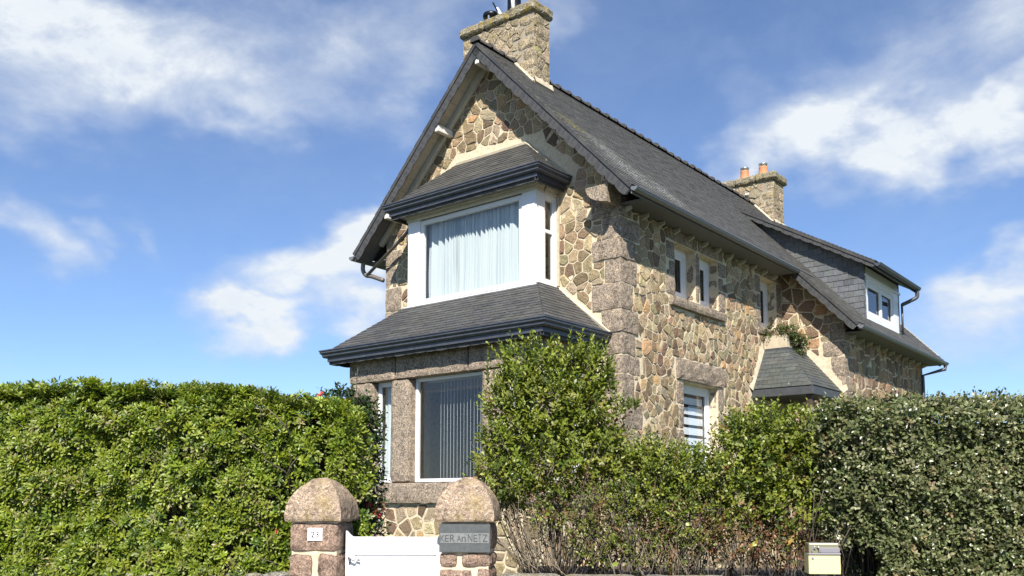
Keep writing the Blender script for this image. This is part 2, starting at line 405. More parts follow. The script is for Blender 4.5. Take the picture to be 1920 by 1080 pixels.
def chaikin(p, k=.22):
    o = []; n = len(p)
    for i in range(n):
        a = p[i]; b = p[(i + 1) % n]
        o.append((a[0] + (b[0] - a[0]) * k, a[1] + (b[1] - a[1]) * k)); o.append((b[0] + (a[0] - b[0]) * k, b[1] + (a[1] - b[1]) * k))
    return o
def rubble(outer, holes, size, aspect=1.2, gap=.022, seed=1, edge_gap=.012, minarea=.004):
    """crazy-jointed stones: power diagram of scattered seeds cut to the wall outline and round the holes"""
    R = random.Random(seed); OE = edges(outer); HE = [edges(h) for h in holes]
    xs = [p[0] for p in outer]; ys = [p[1] for p in outer]; pts = []
    sx, sy = size * math.sqrt(aspect), size / math.sqrt(aspect)
    def inside(x, y, m=0.0): return all(a * x + b * y <= d + m for a, b, d in OE)
    y = min(ys) - sy; row = 0
    while y < max(ys) + sy:
        x = min(xs) - sx + (row % 2) * sx * .5
        while x < max(xs) + sx:
            px, py = x + R.uniform(-.38, .38) * sx, y + R.uniform(-.36, .36) * sy
            if R.random() > .14: pts.append((px, py, (R.uniform(0, .42) * size) ** 2 * (2.2 if R.random() < .15 else 1)))
            x += sx
        y += sy; row += 1
    out = []
    for i, (px, py, w) in enumerate(pts):
        if not inside(px, py, size * .3): continue
        cell = [(px - size * 2, py - size * 2), (px + size * 2, py - size * 2), (px + size * 2, py + size * 2), (px - size * 2, py + size * 2)]
        for j, (qx, qy, w2) in enumerate(pts):
            if j == i or abs(qx - px) > size * 3 or abs(qy - py) > size * 3: continue
            dx, dy = qx - px, qy - py; L = math.hypot(dx, dy)
            if L < 1e-5: continue
            dd = (qx * qx + qy * qy - px * px - py * py - (w2 - w)) / 2 / L
            cell = clip(cell, dx / L, dy / L, dd - gap / 2)
            if len(cell) < 3: break
        if len(cell) < 3: continue
        for a, b, d in OE:
            cell = clip(cell, a, b, d - edge_gap)
            if len(cell) < 3: break
        if len(cell) < 3: continue
        cx_ = sum(p[0] for p in cell) / len(cell); cy_ = sum(p[1] for p in cell) / len(cell)
        dead = False
        for E in HE:
            best = max(E, key=lambda e: e[0] * cx_ + e[1] * cy_ - e[2])
            sd = best[0] * cx_ + best[1] * cy_ - best[2]
            if sd < -size * .05: dead = True; break
            cell = clip(cell, -best[0], -best[1], -(best[2] + edge_gap))
            if len(cell) < 3: dead = True; break
        if dead or len(cell) < 3 or abs(area(cell)) < minarea: continue
        cell = [cell[k] for k in range(len(cell)) if math.hypot(cell[k][0] - cell[k - 1][0], cell[k][1] - cell[k - 1][1]) > .012]
        if len(cell) >= 3: out.append(ccw(cell))
    return out
STONE_COLS = [((.22, .17, .11), 6), ((.27, .215, .145), 6), ((.155, .12, .08), 4), ((.13, .09, .065), 3), ((.33, .215, .125), 1.0), ((.28, .20, .14), 2.5), ((.33, .28, .19), 4), ((.27, .22, .165), 3), ((.21, .18, .12), 1.5), ((.17, .15, .11), 1.5)]
def stone_col(R, table=STONE_COLS):
    tot = sum(w for _, w in table); x = R.random() * tot
    for c, w in table:
        x -= w
        if x <= 0: break
    k = R.uniform(.82, 1.2); return tuple(min(1, ch * k * R.uniform(.95, 1.05)) for ch in c)
def stone_mesh(poly, frame, h, col, R):
    """a single stone: outline sunk in the mortar, uneven domed face"""
    O, A, B, N = frame; m0 = len(poly); gx = sum(q[0] for q in poly) / m0; gy = sum(q[1] for q in poly) / m0; p = []
    for i in range(m0):
        a_, b_ = poly[i], poly[(i + 1) % m0]; k = R.uniform(.0, .07); p.append((a_[0] + (gx - a_[0]) * k, a_[1] + (gy - a_[1]) * k))
        L_ = math.hypot(b_[0] - a_[0], b_[1] - a_[1])
        if L_ > .05:
            f_ = R.uniform(.35, .65); j = R.uniform(-.05, .06) * min(L_, .15); mx, my = a_[0] + (b_[0] - a_[0]) * f_, a_[1] + (b_[1] - a_[1]) * f_; D_2 = math.hypot(gx - mx, gy - my) + 1e-6
            p.append((mx + (gx - mx) / D_2 * j, my + (gy - my) / D_2 * j))
    n = len(p)
    cx_ = sum(q[0] for q in p) / n; cy_ = sum(q[1] for q in p) / n
    tx, ty = R.uniform(-.11, .11), R.uniform(-.11, .11)
    mb = MB(); vs = []
    def P(x, y, z): return O + A * x + B * y + N * z
    for q in p: vs.append(P(q[0], q[1], -.008))
    for q in p: vs.append(P(q[0] + R.uniform(-.003, .003), q[1] + R.uniform(-.003, .003), h * .62 + R.uniform(-.003, .003)))
    for q in p:
        x = cx_ + (q[0] - cx_) * .86; y = cy_ + (q[1] - cy_) * .86
        vs.append(P(x, y, h + (x - cx_) * tx + (y - cy_) * ty + R.uniform(-.006, .006)))
    vs.append(P(cx_, cy_, h * 1.08 + R.uniform(-.003, .006)))
    fs = []
    for r in (0, 1):
        for i in range(n):
            j = (i + 1) % n; fs.append((r * n + i, r * n + j, (r + 1) * n + j, (r + 1) * n + i))
    for i in range(n): fs.append((2 * n + i, 2 * n + (i + 1) % n, 3 * n))
    mb.add(vs, fs, col); return mb

# ================================================================ THE HOUSE
house = thing('stone_house', 'tall narrow house of brown rubble stone with steep slate roof and two bay windows', 'house', HW(0, 0, 0), -HEAD)
H0 = EYE                                            # heights below are measured from eye level
def P3(s, t, z): return Vector((-s, t, z + H0))
def frame_t(t): return (Vector((0, t, H0)), Vector((1, 0, 0)), Vector((0, 0, 1)), Vector((0, -1, 0)))      # faces the front, x = -s
def frame_s(s): return (Vector((-s, 0, H0)), Vector((0, 1, 0)), Vector((0, 0, 1)), Vector((1, 0, 0)))      # faces the right side, x = t
def frame_sl(s): return (Vector((-s, 0, H0)), Vector((0, -1, 0)), Vector((0, 0, 1)), Vector((-1, 0, 0)))   # faces the left side, x = -t
def FP(F, x, y, n=0.0): return F[0] + F[1] * x + F[2] * y + F[3] * n
def fbox(mb, F, x0, x1, y0, y1, n0, n1, col=(1, 1, 1), mi=0):
    if x0 > x1: x0, x1 = x1, x0
    return mb.add([FP(F, x, y, n) for x in (x0, x1) for y in (y0, y1) for n in (n0, n1)],
                  [(0, 1, 3, 2), (4, 6, 7, 5), (0, 4, 5, 1), (2, 3, 7, 6), (0, 2, 6, 4), (1, 5, 7, 3)], col, mi)
def prism(mb, F, poly, n0, n1, col=(1, 1, 1), mi=0):
    p = ccw(poly); k = len(p)
    vs = [FP(F, x, y, n1) for x, y in p] + [FP(F, x, y, n0) for x, y in p]
    fs = [tuple(range(k)), tuple(range(2 * k - 1, k - 1, -1))] + [(k + i, k + (i + 1) % k, (i + 1) % k, i) for i in range(k)]
    return mb.add(vs, fs, col, mi)
def wall_panel(mb, F, outer, holes, thick=.3):
    """flat wall with rectangular openings, cut in strips"""
    xs = sorted({x for h in holes for x in (h[0], h[1])}); lo = min(p[0] for p in outer); hi = max(p[0] for p in outer)
    cuts = [lo] + [x for x in xs if lo < x < hi] + [hi]
    for a, b in zip(cuts[:-1], cuts[1:]):
        if b - a < 1e-4: continue
        strip = clip(clip(ccw(outer), 1, 0, b), -1, 0, -a)
        hs = sorted([(h[2], h[3]) for h in holes if h[0] <= a + 1e-4 and h[1] >= b - 1e-4])
        y = -1e3
        for z0, z1 in hs + [(1e3, 1e3)]:
            q = strip
            if z0 < 1e3: q = clip(q, 0, 1, z0)
            if y > -1e3 and len(q) > 2: q = clip(q, 0, -1, -y)
            if len(q) > 2 and abs(area(q)) > 1e-4: prism(mb, F, q, -thick, 0)
            y = z1
SLOPE = 1.045; APEX_S = 2.66
def roofz(s): return 4.75 + SLOPE * (min(s, 2 * APEX_S - s) + .45)
Z0 = -1.75
wall_stones = []                                    # (polygon, frame, wall name, relief)
def rect(a, b, c, d): return [(a, c), (b, c), (b, d), (a, d)]
def addstones(wall, F, outer, holes, **k):
    h = k.pop('h', .010)
    for p in rubble(outer, holes, **k): wall_stones.append((p, F, wall, h))

# --- quoins: rough granite blocks at the corners, in courses of uneven height
QR = random.Random(5)
def quoins(wall, sc_, tc_, zs, ds, dt, wd=(.50, .34), side=(.36, .52), holesF=None, holesS=None, mat='granite'):
    """corner at (sc_, tc_); ds: sign of s going away from the corner, blocks alternate long face front / side"""
    z = zs[0]; i = 0
    while z < zs[1] - .1:
        hgt = QR.uniform(.29, .46); z1 = min(z + hgt, zs[1])
        if zs[1] - z1 < .15: z1 = zs[1]
        w = wd[i % 2] * QR.uniform(.88, 1.12); d = side[i % 2] * QR.uniform(.88, 1.12)
        o = QR.uniform(.012, .028); mb = MB()
        k = QR.uniform(.85, 1.12)
        rough_box(mb, P3(sc_ - ds * o, tc_ - dt * o, z + .003), P3(sc_ + ds * w, tc_ + dt * d, z1 - .003), res=.06, amp=.014, rnd_=.007, seed=i * 3.1 + sc_ * 7)
        mb.build('quoin', mat, wall, smooth=False, fixn=True)
        if holesF is not None: a, b = sorted((-(sc_), -(sc_ + ds * w))); holesF.append(rect(a, b, z, z1))
        if holesS is not None: a, b = sorted((tc_, tc_ + dt * d)); holesS.append(rect(a, b, z, z1))
        z = z1; i += 1
def block(parent, name, s0, s1, t0, t1, z0, z1, mat='granite', res=.07, amp=.010, r=.012, seed=None):
    mb = MB(); rough_box(mb, P3(s0, t0, z0), P3(s1, t1, z1), res=res, amp=amp, rnd_=r, seed=QR.uniform(0, 50) if seed is None else seed)
    return mb.build(name, mat, parent, fixn=True)

# --- front gable wall
FF = frame_t(0)
front_outline = [(-5.31, Z0), (0, Z0), (0, roofz(0) - .12), (-APEX_S, roofz(APEX_S) - .12), (-5.31, roofz(5.31) - .12)]
mb = MB(); wall_panel(mb, FF, front_outline, [(-4.0, -1.34, 3.52, 4.95), (-4.4, -.75, -.6, 2.0)])
front_wall = mb.build('wall', 'mortar', house)
hf = [[(-4.42, 5.14), (-.88, 5.14), (-.80, 5.45), (-1.72, 6.22), (-3.50, 6.28), (-4.35, 5.5)],     # upper bay and its roof
      rect(-4.14, -1.20, 3.3, 5.2),
      [(-5.4, -2), (-.15, -2), (-.12, 2.65), (-1.14, 3.50), (-4.2, 3.52), (-5.4, 3.1)]]              # lower bay and its roof
hs_ = []
side_outline = [(0, Z0), (6.31, Z0), (6.31, roofz(0) - .1), (0, roofz(0) - .1)]
FS = frame_s(0)
quoins(front_wall, 0, 0, (Z0, roofz(0) - .12), 1, 1, holesF=hf, holesS=hs_)
quoins(front_wall, 5.31, 0, (2.9, roofz(5.31) - .14), -1, 1, wd=(.42, .28), holesF=hf)
addstones(front_wall, FF, front_outline, hf, size=.182, aspect=1.12, gap=.019, seed=11)
# --- right side wall, with its four openings
side_open = [(1.72, 2.47, 3.46, 4.41), (2.64, 3.36, 3.46, 4.41), (5.24, 6.02, 3.46, 4.50), (1.96, 3.26, .45, 2.03)]
mb = MB(); wall_panel(mb, FS, [(.3, Z0), (6.31, Z0), (6.31, roofz(0) - .1), (.3, roofz(0) - .1)], side_open)
side_wall = mb.build('wall', 'mortar', house)
def sblock(wall, name, t0, t1, z0, z1, proud=.02, s=0.0, depth=.24, holes=hs_, mat='granite', **k):
    block(wall, name, s - proud, s + depth, t0, t1, z0 + .006, z1 - .006, mat, **k)
    if holes is not None: holes.append(rect(t0, t1, z0, z1))
sblock(side_wall, 'window_sill', 1.50, 3.54, 3.27, 3.46, proud=.09)
sblock(side_wall, 'lintel', 1.50, 2.56, 4.41, 4.68); sblock(side_wall, 'lintel', 2.58, 3.58, 4.41, 4.66)
sblock(side_wall, 'mullion', 2.47, 2.64, 3.46, 4.41, proud=.012, res=.09)
for t0, t1, z0, z1 in ((1.40, 1.72, 3.46, 3.80), (1.52, 1.72, 3.80, 4.08), (1.42, 1.72, 4.08, 4.41), (3.36, 3.66, 3.46, 3.86), (3.36, 3.56, 3.86, 4.12), (3.36, 3.68, 4.12, 4.41),
                       (4.98, 5.24, 3.40, 3.84), (5.06, 5.24, 3.84, 4.14), (4.96, 5.24, 4.14, 4.50), (6.02, 6.29, 3.42, 3.86), (6.02, 6.29, 3.86, 4.5)):
    sblock(side_wall, 'jamb_stone', t0, t1, z0, z1)
sblock(side_wall, 'lintel', 4.98, 6.29, 4.50, 4.78); sblock(side_wall, 'window_sill', 5.05, 6.25, 3.30, 3.46, proud=.05)
sblock(side_wall, 'lintel', 1.70, 3.46, 2.03, 2.42, proud=.05, amp=.018)
for t0, t1, z0, z1 in ((1.70, 1.96, 1.62, 2.03), (1.78, 1.96, 1.2, 1.62), (1.68, 1.96, .82, 1.2), (1.76, 1.96, .4, .82), (3.26, 3.50, 1.6, 2.03), (3.26, 3.62, 1.22, 1.6), (3.26, 3.48, .8, 1.22), (3.26, 3.6, .4, .8)):
    sblock(side_wall, 'jamb_stone', t0, t1, z0, z1)
sblock(side_wall, 'window_sill', 1.8, 3.4, .30, .45, proud=.06)
hs_.append([(4.55, 1.9), (6.4, 1.9), (6.4, 3.3), (5.22, 3.12)])
for a_, b_, c_, d_ in side_open: hs_.append(rect(a_ - .02, b_ + .02, c_ - .02, d_ + .02))
addstones(side_wall, FS, side_outline, hs_, size=.165, aspect=.95, gap=.021, seed=23)
# --- wing: front and side walls
WS, T1, T2 = -1.28, 6.31, 11.9
FW = frame_t(T1); wf_out = [(0.0, Z0), (-WS, Z0), (-WS, roofz(WS) - .12), (0.0, roofz(0) - .12)]
mb = MB(); wall_panel(mb, FW, wf_out, []); wing_front = mb.build('wall', 'mortar', house)
hwf, hws = [], []
quoins(wing_front, WS, T1, (Z0, roofz(WS) - .13), 1, 1, wd=(.46, .30), side=(.34, .5), holesF=hwf, holesS=hws)
hwf.append([(0.0, 1.9), (1.5, 1.9), (1.42, 2.25), (.52, 3.12), (0.0, 3.3)])
addstones(wing_front, FW, wf_out, hwf, size=.24, aspect=1.25, gap=.026, seed=31)
FWS = frame_s(WS); ws_out = [(T1, Z0), (T2, Z0), (T2, roofz(WS) - .1), (T1, roofz(WS) - .1)]
mb = MB(); wall_panel(mb, FWS, [(T1 + .3, Z0), (T2, Z0), (T2, roofz(WS) - .1), (T1 + .3, roofz(WS) - .1)], []); wing_side = mb.build('wall', 'mortar', house)
addstones(wing_side, FWS, ws_out, hws, size=.23, aspect=.85, gap=.026, seed=41)
# --- left and rear walls, floors, partitions inside
mb = MB(); wall_panel(mb, frame_sl(5.31), [(-T2, Z0), (-.3, Z0), (-.3, roofz(5.31) - .12), (-T2, roofz(5.31) - .12)], [])
wall_panel(mb, (Vector((0, T2 - .001, H0)), Vector((-1, 0, 0)), Vector((0, 0, 1)), Vector((0, 1, 0))),
           [(WS, Z0), (5.0, Z0), (5.0, roofz(5.0) - .12), (APEX_S, roofz(APEX_S) - .12), (WS, roofz(WS) - .12)], [])
mb.build('wall', 'mortar', house)
mb = MB(); mb.box(-5.0, -.31, .31, T2 - .31, -.85 + H0, -.7 + H0); mb.box(-5.0, -.31, .31, T2 - .31, 2.3 + H0, 2.5 + H0)
mb.build('floor', 'room_floor', house)
mb = MB(); mb.box(-5.0, -.31, 3.9, 4.0, -.7 + H0, 2.3 + H0); mb.box(-5.0, -.31, 3.9, 4.0, 2.5 + H0, 5.0 + H0); mb.box(-5.0, -.31, .31, 3.9, 5.0 + H0, 5.1 + H0)
mb.build('partition', 'room_wall', house)

# --- split the stones: the 300 that show largest are single stones, the rest one part per wall
def to_px(wp):
    x, y, z = wp.x, wp.y, wp.z - EYE
    zc = y * math.cos(PITCH) + z * math.sin(PITCH); yc = -y * math.sin(PITCH) + z * math.cos(PITCH)
    return 960 + F_PX * x / zc, CY_PX - F_PX * yc / zc
HM = Matrix.Translation(HW(0, 0, 0)) @ Matrix.Rotation(-HEAD, 4, 'Z')
def px_area(poly, F, M_=HM):
    q = [to_px(M_ @ FP(F, x, y)) for x, y in poly]; a = abs(area(q))
    cx_ = sum(p[0] for p in q) / len(q); cy_ = sum(p[1] for p in q) / len(q)
    if not (0 < cx_ < 1920 and 0 < cy_ < 1080): a = 0
    if F is FF and cy_ > 620 and cx_ > 890 and cx_ < 1150: a = 0
    if cy_ > 850: a = 0
    if cx_ > 1340 and cy_ > 755: a = 0
    return a

# ---------------------------------------------------------------- roofs
SR = random.Random(9)
def slate_rows(parent, quads, base_col=(.062, .064, .070), ex=.105, w=.19, tilt=.013, mat='slate', store=None, jit=.15):
    """quads: list of (O, U, V, N, polygon): slates laid in courses up V, cut to the polygon"""
    for (O, U, V, N, poly) in quads:
        E = edges(poly); xs = [p[0] for p in poly]; ys = [p[1] for p in poly]
        r = int(math.floor(min(ys) / ex))
        while r * ex < max(ys):
            y0 = r * ex; x = math.floor(min(xs) / w) * w - (w / 2 if r % 2 else 0)
            while x < max(xs):
                g = .003; c = [(x + g, y0 + SR.uniform(-.004, .004)), (x + w - g, y0 + SR.uniform(-.004, .004)), (x + w - g, y0 + ex + .012), (x + g, y0 + ex + .012)]
                for a, b, d in E:
                    c = clip(c, a, b, d)
                    if len(c) < 3: break
                if len(c) >= 3 and abs(area(c)) > .0006:
                    k = 1 + SR.uniform(-jit, jit) + (.35 if SR.random() < .04 else 0)
                    k *= (.8 if SR.random() < .12 else 1); col = (base_col[0] * k, base_col[1] * k * SR.uniform(.97, 1.03), base_col[2] * k * SR.uniform(.94, 1.06))
                    lift = SR.uniform(0, .003)
                    top = [O + U * px + V * py + N * (tilt + .010 + lift - tilt * (py - y0) / ex) for px, py in c]
                    bot = [O + U * px + V * py + N * .002 for px, py in c]
                    n = len(c); vs = top + bot
                    fs = [tuple(range(n))] + [(n + i, n + (i + 1) % n, (i + 1) % n, i) for i in range(n)]
                    store.append((vs, fs, col, parent))
                x += w
            r += 1
def slope_frame(pa, pb, pc):
    """pa, pb along the eave, pc anywhere up the slope"""
    U = (pb - pa).normalized(); N = U.cross(pc - pa).normalized(); V = N.cross(U); return pa, U, V, N
def quad_on(pts, org=None):
    """pts[0], pts[1] lie along the eave; returns the frame and the outline in it"""
    O, U, V, N = slope_frame(pts[0], pts[1], pts[2])
    if N.z < 0: O, U, V, N = slope_frame(pts[1], pts[0], pts[2])
    if org is not None: O = org
    return (O, U, V, N, ccw([((p - O).dot(U), (p - O).dot(V)) for p in pts]))
def slab(mb, pts, th, up=.0):
    """thin board under a slope"""
    O, U, V, N = slope_frame(pts[0], pts[1], pts[2])
    if N.z < 0 or (abs(N.z) < .05 and False): N = -N; pts = list(reversed(pts))
    if (pts[1] - pts[0]).cross(pts[2] - pts[0]).dot(N) < 0: pts = list(reversed(pts))
    n = len(pts); vs = [p + N * up for p in pts] + [p + N * (up - th) for p in pts]
    mb.add(vs, [tuple(range(n)), tuple(range(2 * n - 1, n - 1, -1))] + [(n + i, n + (i + 1) % n, (i + 1) % n, i) for i in range(n)], (.06, .06, .064))
ROOF_T0, ROOF_T1, WING_T, EAVE, WEAVE = -.44, 12.3, 5.93, -.47, -1.70
def RP(s, t, dz=0): return P3(s, t, roofz(s) + dz)
mb = MB()
slab(mb, [RP(EAVE, ROOF_T0), RP(EAVE, WING_T), RP(APEX_S, WING_T), RP(APEX_S, ROOF_T0)], .05)
slab(mb, [RP(WEAVE, WING_T), RP(WEAVE, ROOF_T1), RP(APEX_S, ROOF_T1), RP(APEX_S, WING_T)], .05)
lef = 2 * APEX_S - EAVE
slab(mb, [RP(lef, ROOF_T0), RP(APEX_S, ROOF_T0), RP(APEX_S, ROOF_T1), RP(lef, ROOF_T1)], .05)
roof = mb.build('roof', 'slate', house)
main_slates, bay_slates = [], []
org = RP(EAVE, ROOF_T0)
slate_rows(roof, [quad_on([RP(EAVE, ROOF_T0), RP(EAVE, WING_T), RP(APEX_S - .02, WING_T), RP(APEX_S - .02, ROOF_T0)], org),
                  quad_on([RP(WEAVE, WING_T), RP(WEAVE, ROOF_T1), RP(APEX_S - .02, ROOF_T1), RP(APEX_S - .02, WING_T)], org)],
           store=main_slates, ex=.11, w=.20, base_col=(.098, .096, .092), jit=.16, tilt=.008)
slate_rows(roof, [quad_on([RP(lef, ROOF_T1), RP(lef, ROOF_T0), RP(APEX_S + .02, ROOF_T0), RP(APEX_S + .02, ROOF_T1)])], store=main_slates, ex=.3, w=.6)
def join_store(store, name, mat, parent, kind='stuff'):
    mb = MB()
    for vs, fs, col, _ in store: mb.add(vs, fs, col)
    return mb.build(name, mat, parent, kind=kind)
join_store(main_slates, 'slates', 'slate_main', roof)
# ridge tiles
tile = MB(); n = 9; L_ = .345
prof = [(math.cos(PI * k / (n - 1)), math.sin(PI * k / (n - 1))) for k in range(n)]
rings = [(0, .105, .012), (.05, .108, .014), (.055, .092, 0), (L_ + .03, .088, 0)]
vs = []; fs = []
for (yy, rr, up) in rings:
    for (a, b) in prof: vs.append((a * rr, yy, b * rr * .95 + up - .02))
for i in range(len(rings) - 1):
    for k in range(n - 1): fs.append((i * n + k, (i + 1) * n + k, (i + 1) * n + k + 1, i * n + k + 1))
fs.append(tuple(range(n))); fs.append(tuple(range(4 * n - 1, 3 * n - 1, -1)))
tile.add(vs, fs, (.075, .068, .066)); tobj = tile.build('ridge_tile', 'slate', roof, fixn=True)
k = 0; t = ROOF_T0 - .03
while t < ROOF_T1 - .05:
    o = tobj if k == 0 else tobj.copy()
    if k: COL.objects.link(o); o.parent = roof
    o.location = P3(APEX_S, t, roofz(APEX_S) + .005) + Vector((ru(-.006, .006), 0, ru(-.006, .006))); o.rotation_euler = (ru(-.02, .02), 0, ru(-.02, .02))
    if .60 < t < .95 or 10.9 < t < 11.4: o.location.z -= .02
    t += L_; k += 1

# --- scalloped slate pieces hanging under the verges and bay eaves
piece = MB(); q = []
W_, D_ = .27, .175
for a in range(0, 7):
    th = PI * a / 6; q.append((W_ / 2 - math.cos(th) * W_ / 2, -D_ * .84 - math.sin(th) * D_ * .16))
q = [(0, 0)] + q + [(W_, 0)]
def piece_mesh(name, qq, th=.012):
    p = ccw(qq); k = len(p); mbb = MB()
    mbb.add([(x, 0, y) for x, y in p] + [(x, th, y) for x, y in p], [tuple(range(k)), tuple(range(2 * k - 1, k - 1, -1))] + [(k + i, k + (i + 1) % k, (i + 1) % k, i) for i in range(k)], (.058, .060, .068))
    return mbb.build(name, 'slate')
proto_piece = piece_mesh('fascia_slate', q); proto_piece.parent = roof; first_piece = [True]
def hang(parent, p0, p1, nrm, down, scale=1.0, depth=1.0, setb=.03):
    """row of scalloped slates from p0 to p1 facing nrm, hanging along down"""
    d = p1 - p0; Ln = d.length; n_ = max(1, int(round(Ln / (W_ * scale)))); X = d.normalized(); Zv = -down.normalized(); Y = -nrm.normalized()
    for i in range(n_):
        o = proto_piece if first_piece[0] else proto_piece.copy()
        if not first_piece[0]: COL.objects.link(o)
        first_piece[0] = False; o.parent = parent
        sx = Ln / n_ / W_
        M_ = Matrix(((X.x * sx, Y.x, Zv.x * depth, 0), (X.y * sx, Y.y, Zv.y * depth, 0), (X.z * sx, Y.z, Zv.z * depth, 0), (0, 0, 0, 1)))
        pos = p0 + d * (i / n_) + nrm * (.003 * (i % 2) - setb) - Zv * ru(-.008, .008)
        o.matrix_local = Matrix.Translation(pos) @ M_
# verges of the main gable
kk = math.sqrt(1 + SLOPE * SLOPE); uR = Vector((-1 / kk, 0, SLOPE / kk)); FN = Vector((0, -1, 0))
tv = ROOF_T0 - .012
dR = Vector((-SLOPE / kk, 0, -1 / kk)); dL = Vector((SLOPE / kk, 0, -1 / kk))
hang(roof, RP(EAVE, tv, -.01), RP(APEX_S, tv, -.01), FN, dR, depth=1.12)
hang(roof, RP(APEX_S, tv, -.01), RP(lef, tv, -.01), FN, dL, depth=1.12)
# boards behind the hanging slates and the soffit planks under the overhang
mb = MB()
for sgn in (0, 1):
    a, b = (EAVE, APEX_S) if not sgn else (lef, APEX_S)
    dd = dR if not sgn else dL
    p0, p1 = RP(a, tv + .046, -.02), RP(b, tv + .046, -.02)
    vs = [p0, p1, p1 + dd * .155, p0 + dd * .155]; vs += [v + Vector((0, .022, 0)) for v in vs]
    mb.add(vs, [(0, 1, 2, 3), (7, 6, 5, 4), (0, 4, 5, 1), (2, 6, 7, 3), (1, 5, 6, 2), (0, 3, 7, 4)])
mb.build('verge_board', 'soffit_grey', roof, fixn=True)
for sgn in (0, 1):
    n_ = 17 if sgn else 14
    for i in range(n_):
        s0 = (EAVE + (APEX_S - EAVE) * i / n_); s1 = (EAVE + (APEX_S - EAVE) * (i + 1) / n_)
        if sgn: s0, s1 = 2 * APEX_S - s0, 2 * APEX_S - s1
        dz = -.075; mb = MB()
        e = .0015 if s1 > s0 else -.0015
        pts = [RP(s0 + e, tv + .07, dz), RP(s1 - e, tv + .07, dz), RP(s1 - e, -.10, dz), RP(s0 + e, -.10, dz)]
        slab(mb, pts, .018, up=ru(-.004, .002)); mb.build('soffit_board', 'soffit_board', roof)
    mb = MB(); a, b = (EAVE + .3, APEX_S - .02) if not sgn else (lef - .3, APEX_S + .02); dd = dR if not sgn else dL
    p0, p1 = RP(a, -.095, -.06), RP(b, -.095, -.06); vs = [p0, p1, p1 + dd * .13, p0 + dd * .13]; vs += [v + Vector((0, .085, 0)) for v in vs]
    mb.add(vs, [(0, 1, 2, 3), (7, 6, 5, 4), (0, 4, 5, 1), (2, 6, 7, 3), (1, 5, 6, 2), (0, 3, 7, 4)])
    mb.build('wall_rafter', 'soffit_cream', roof, fixn=True)
# purlin ends poking out of the wall under the verge
for (s, dz) in ((3.62, -.30), (4.92, -.30), (2.66, -.33)):
    mb = MB(); z = roofz(s) + dz
    mb.box(-s - .045, -s + .045, tv + .05, .02, z - .06 + H0, z + .06 + H0); mb.build('purlin_end', 'white_old_paint', roof, bevel=.008)
mb = MB()   # quarter-round stone corbel at the right springing
F_ = frame_t(-.03); F_ = (F_[0], F_[1], F_[2], F_[3]); pl = [(0, 4.88), (-.02, 4.60)] + [(-.42 * math.cos(a * PI / 12) - .0, 4.88 - .27 * math.sin(a * PI / 12)) for a in range(5, -1, -1)]
prism(mb, F_, pl, -.1, .33); mb.build('corbel', 'granite', front_wall, fixn=True)
# rear verge, seen beyond the dormer
hang(roof, RP(WEAVE, ROOF_T1 + .03, -.01), RP(1.2, ROOF_T1 + .03, -.01), FN, dR, depth=1.0)
# wing verge over its front wall
wv = WING_T - .012
hang(roof, RP(WEAVE, wv, -.012), RP(EAVE + .02, wv, -.012), FN, dR, depth=1.0)
mb = MB()
pts = [RP(WEAVE, wv + .03, -.07), RP(0, wv + .03, -.07), RP(0, T1, -.07), RP(WEAVE, T1, -.07)]; slab(mb, pts, .02)
mb.box(-WS + .001, -WEAVE - .02, T1, ROOF_T1 - .05, 3.335 + H0, 3.355 + H0)
mb.box(.001, -EAVE - .02, -.02, WING_T + .02, 4.625 + H0, 4.645 + H0); mb.box(-lef + .03, -5.311, -.03, 6.0, 4.625 + H0, 4.645 + H0)
slab(mb, [RP(lef, ROOF_T0 + .05, -.11), RP(5.0, ROOF_T0 + .05, -.11), RP(5.0, .0, -.11), RP(lef, .0, -.11)], .02)
mb.build('soffit', 'soffit_grey', roof)
# rafter tails under the long eaves
for (e0, tt0, tt1, wl_) in ((EAVE, .1, 6.2, 0.0), (WEAVE, 6.6, 12.2, WS)):
    t = tt0
    while t < tt1:
        mb = MB(); zz = (4.62 if e0 == EAVE else 3.33) + H0
        mb.add([(-wl_ + .002, t, zz - .10), (-wl_ + .002, t, zz), (-wl_ + .13, t, zz), (-wl_ + .13, t, zz - .05), (-wl_ + .002, t + .045, zz - .10), (-wl_ + .002, t + .045, zz), (-wl_ + .13, t + .045, zz), (-wl_ + .13, t + .045, zz - .05)], [(0, 1, 2, 3), (7, 6, 5, 4), (0, 4, 5, 1), (2, 6, 7, 3), (1, 5, 6, 2), (0, 3, 7, 4)])
        mb.build('rafter_tail', 'soffit_board', roof, fixn=True); t += .52

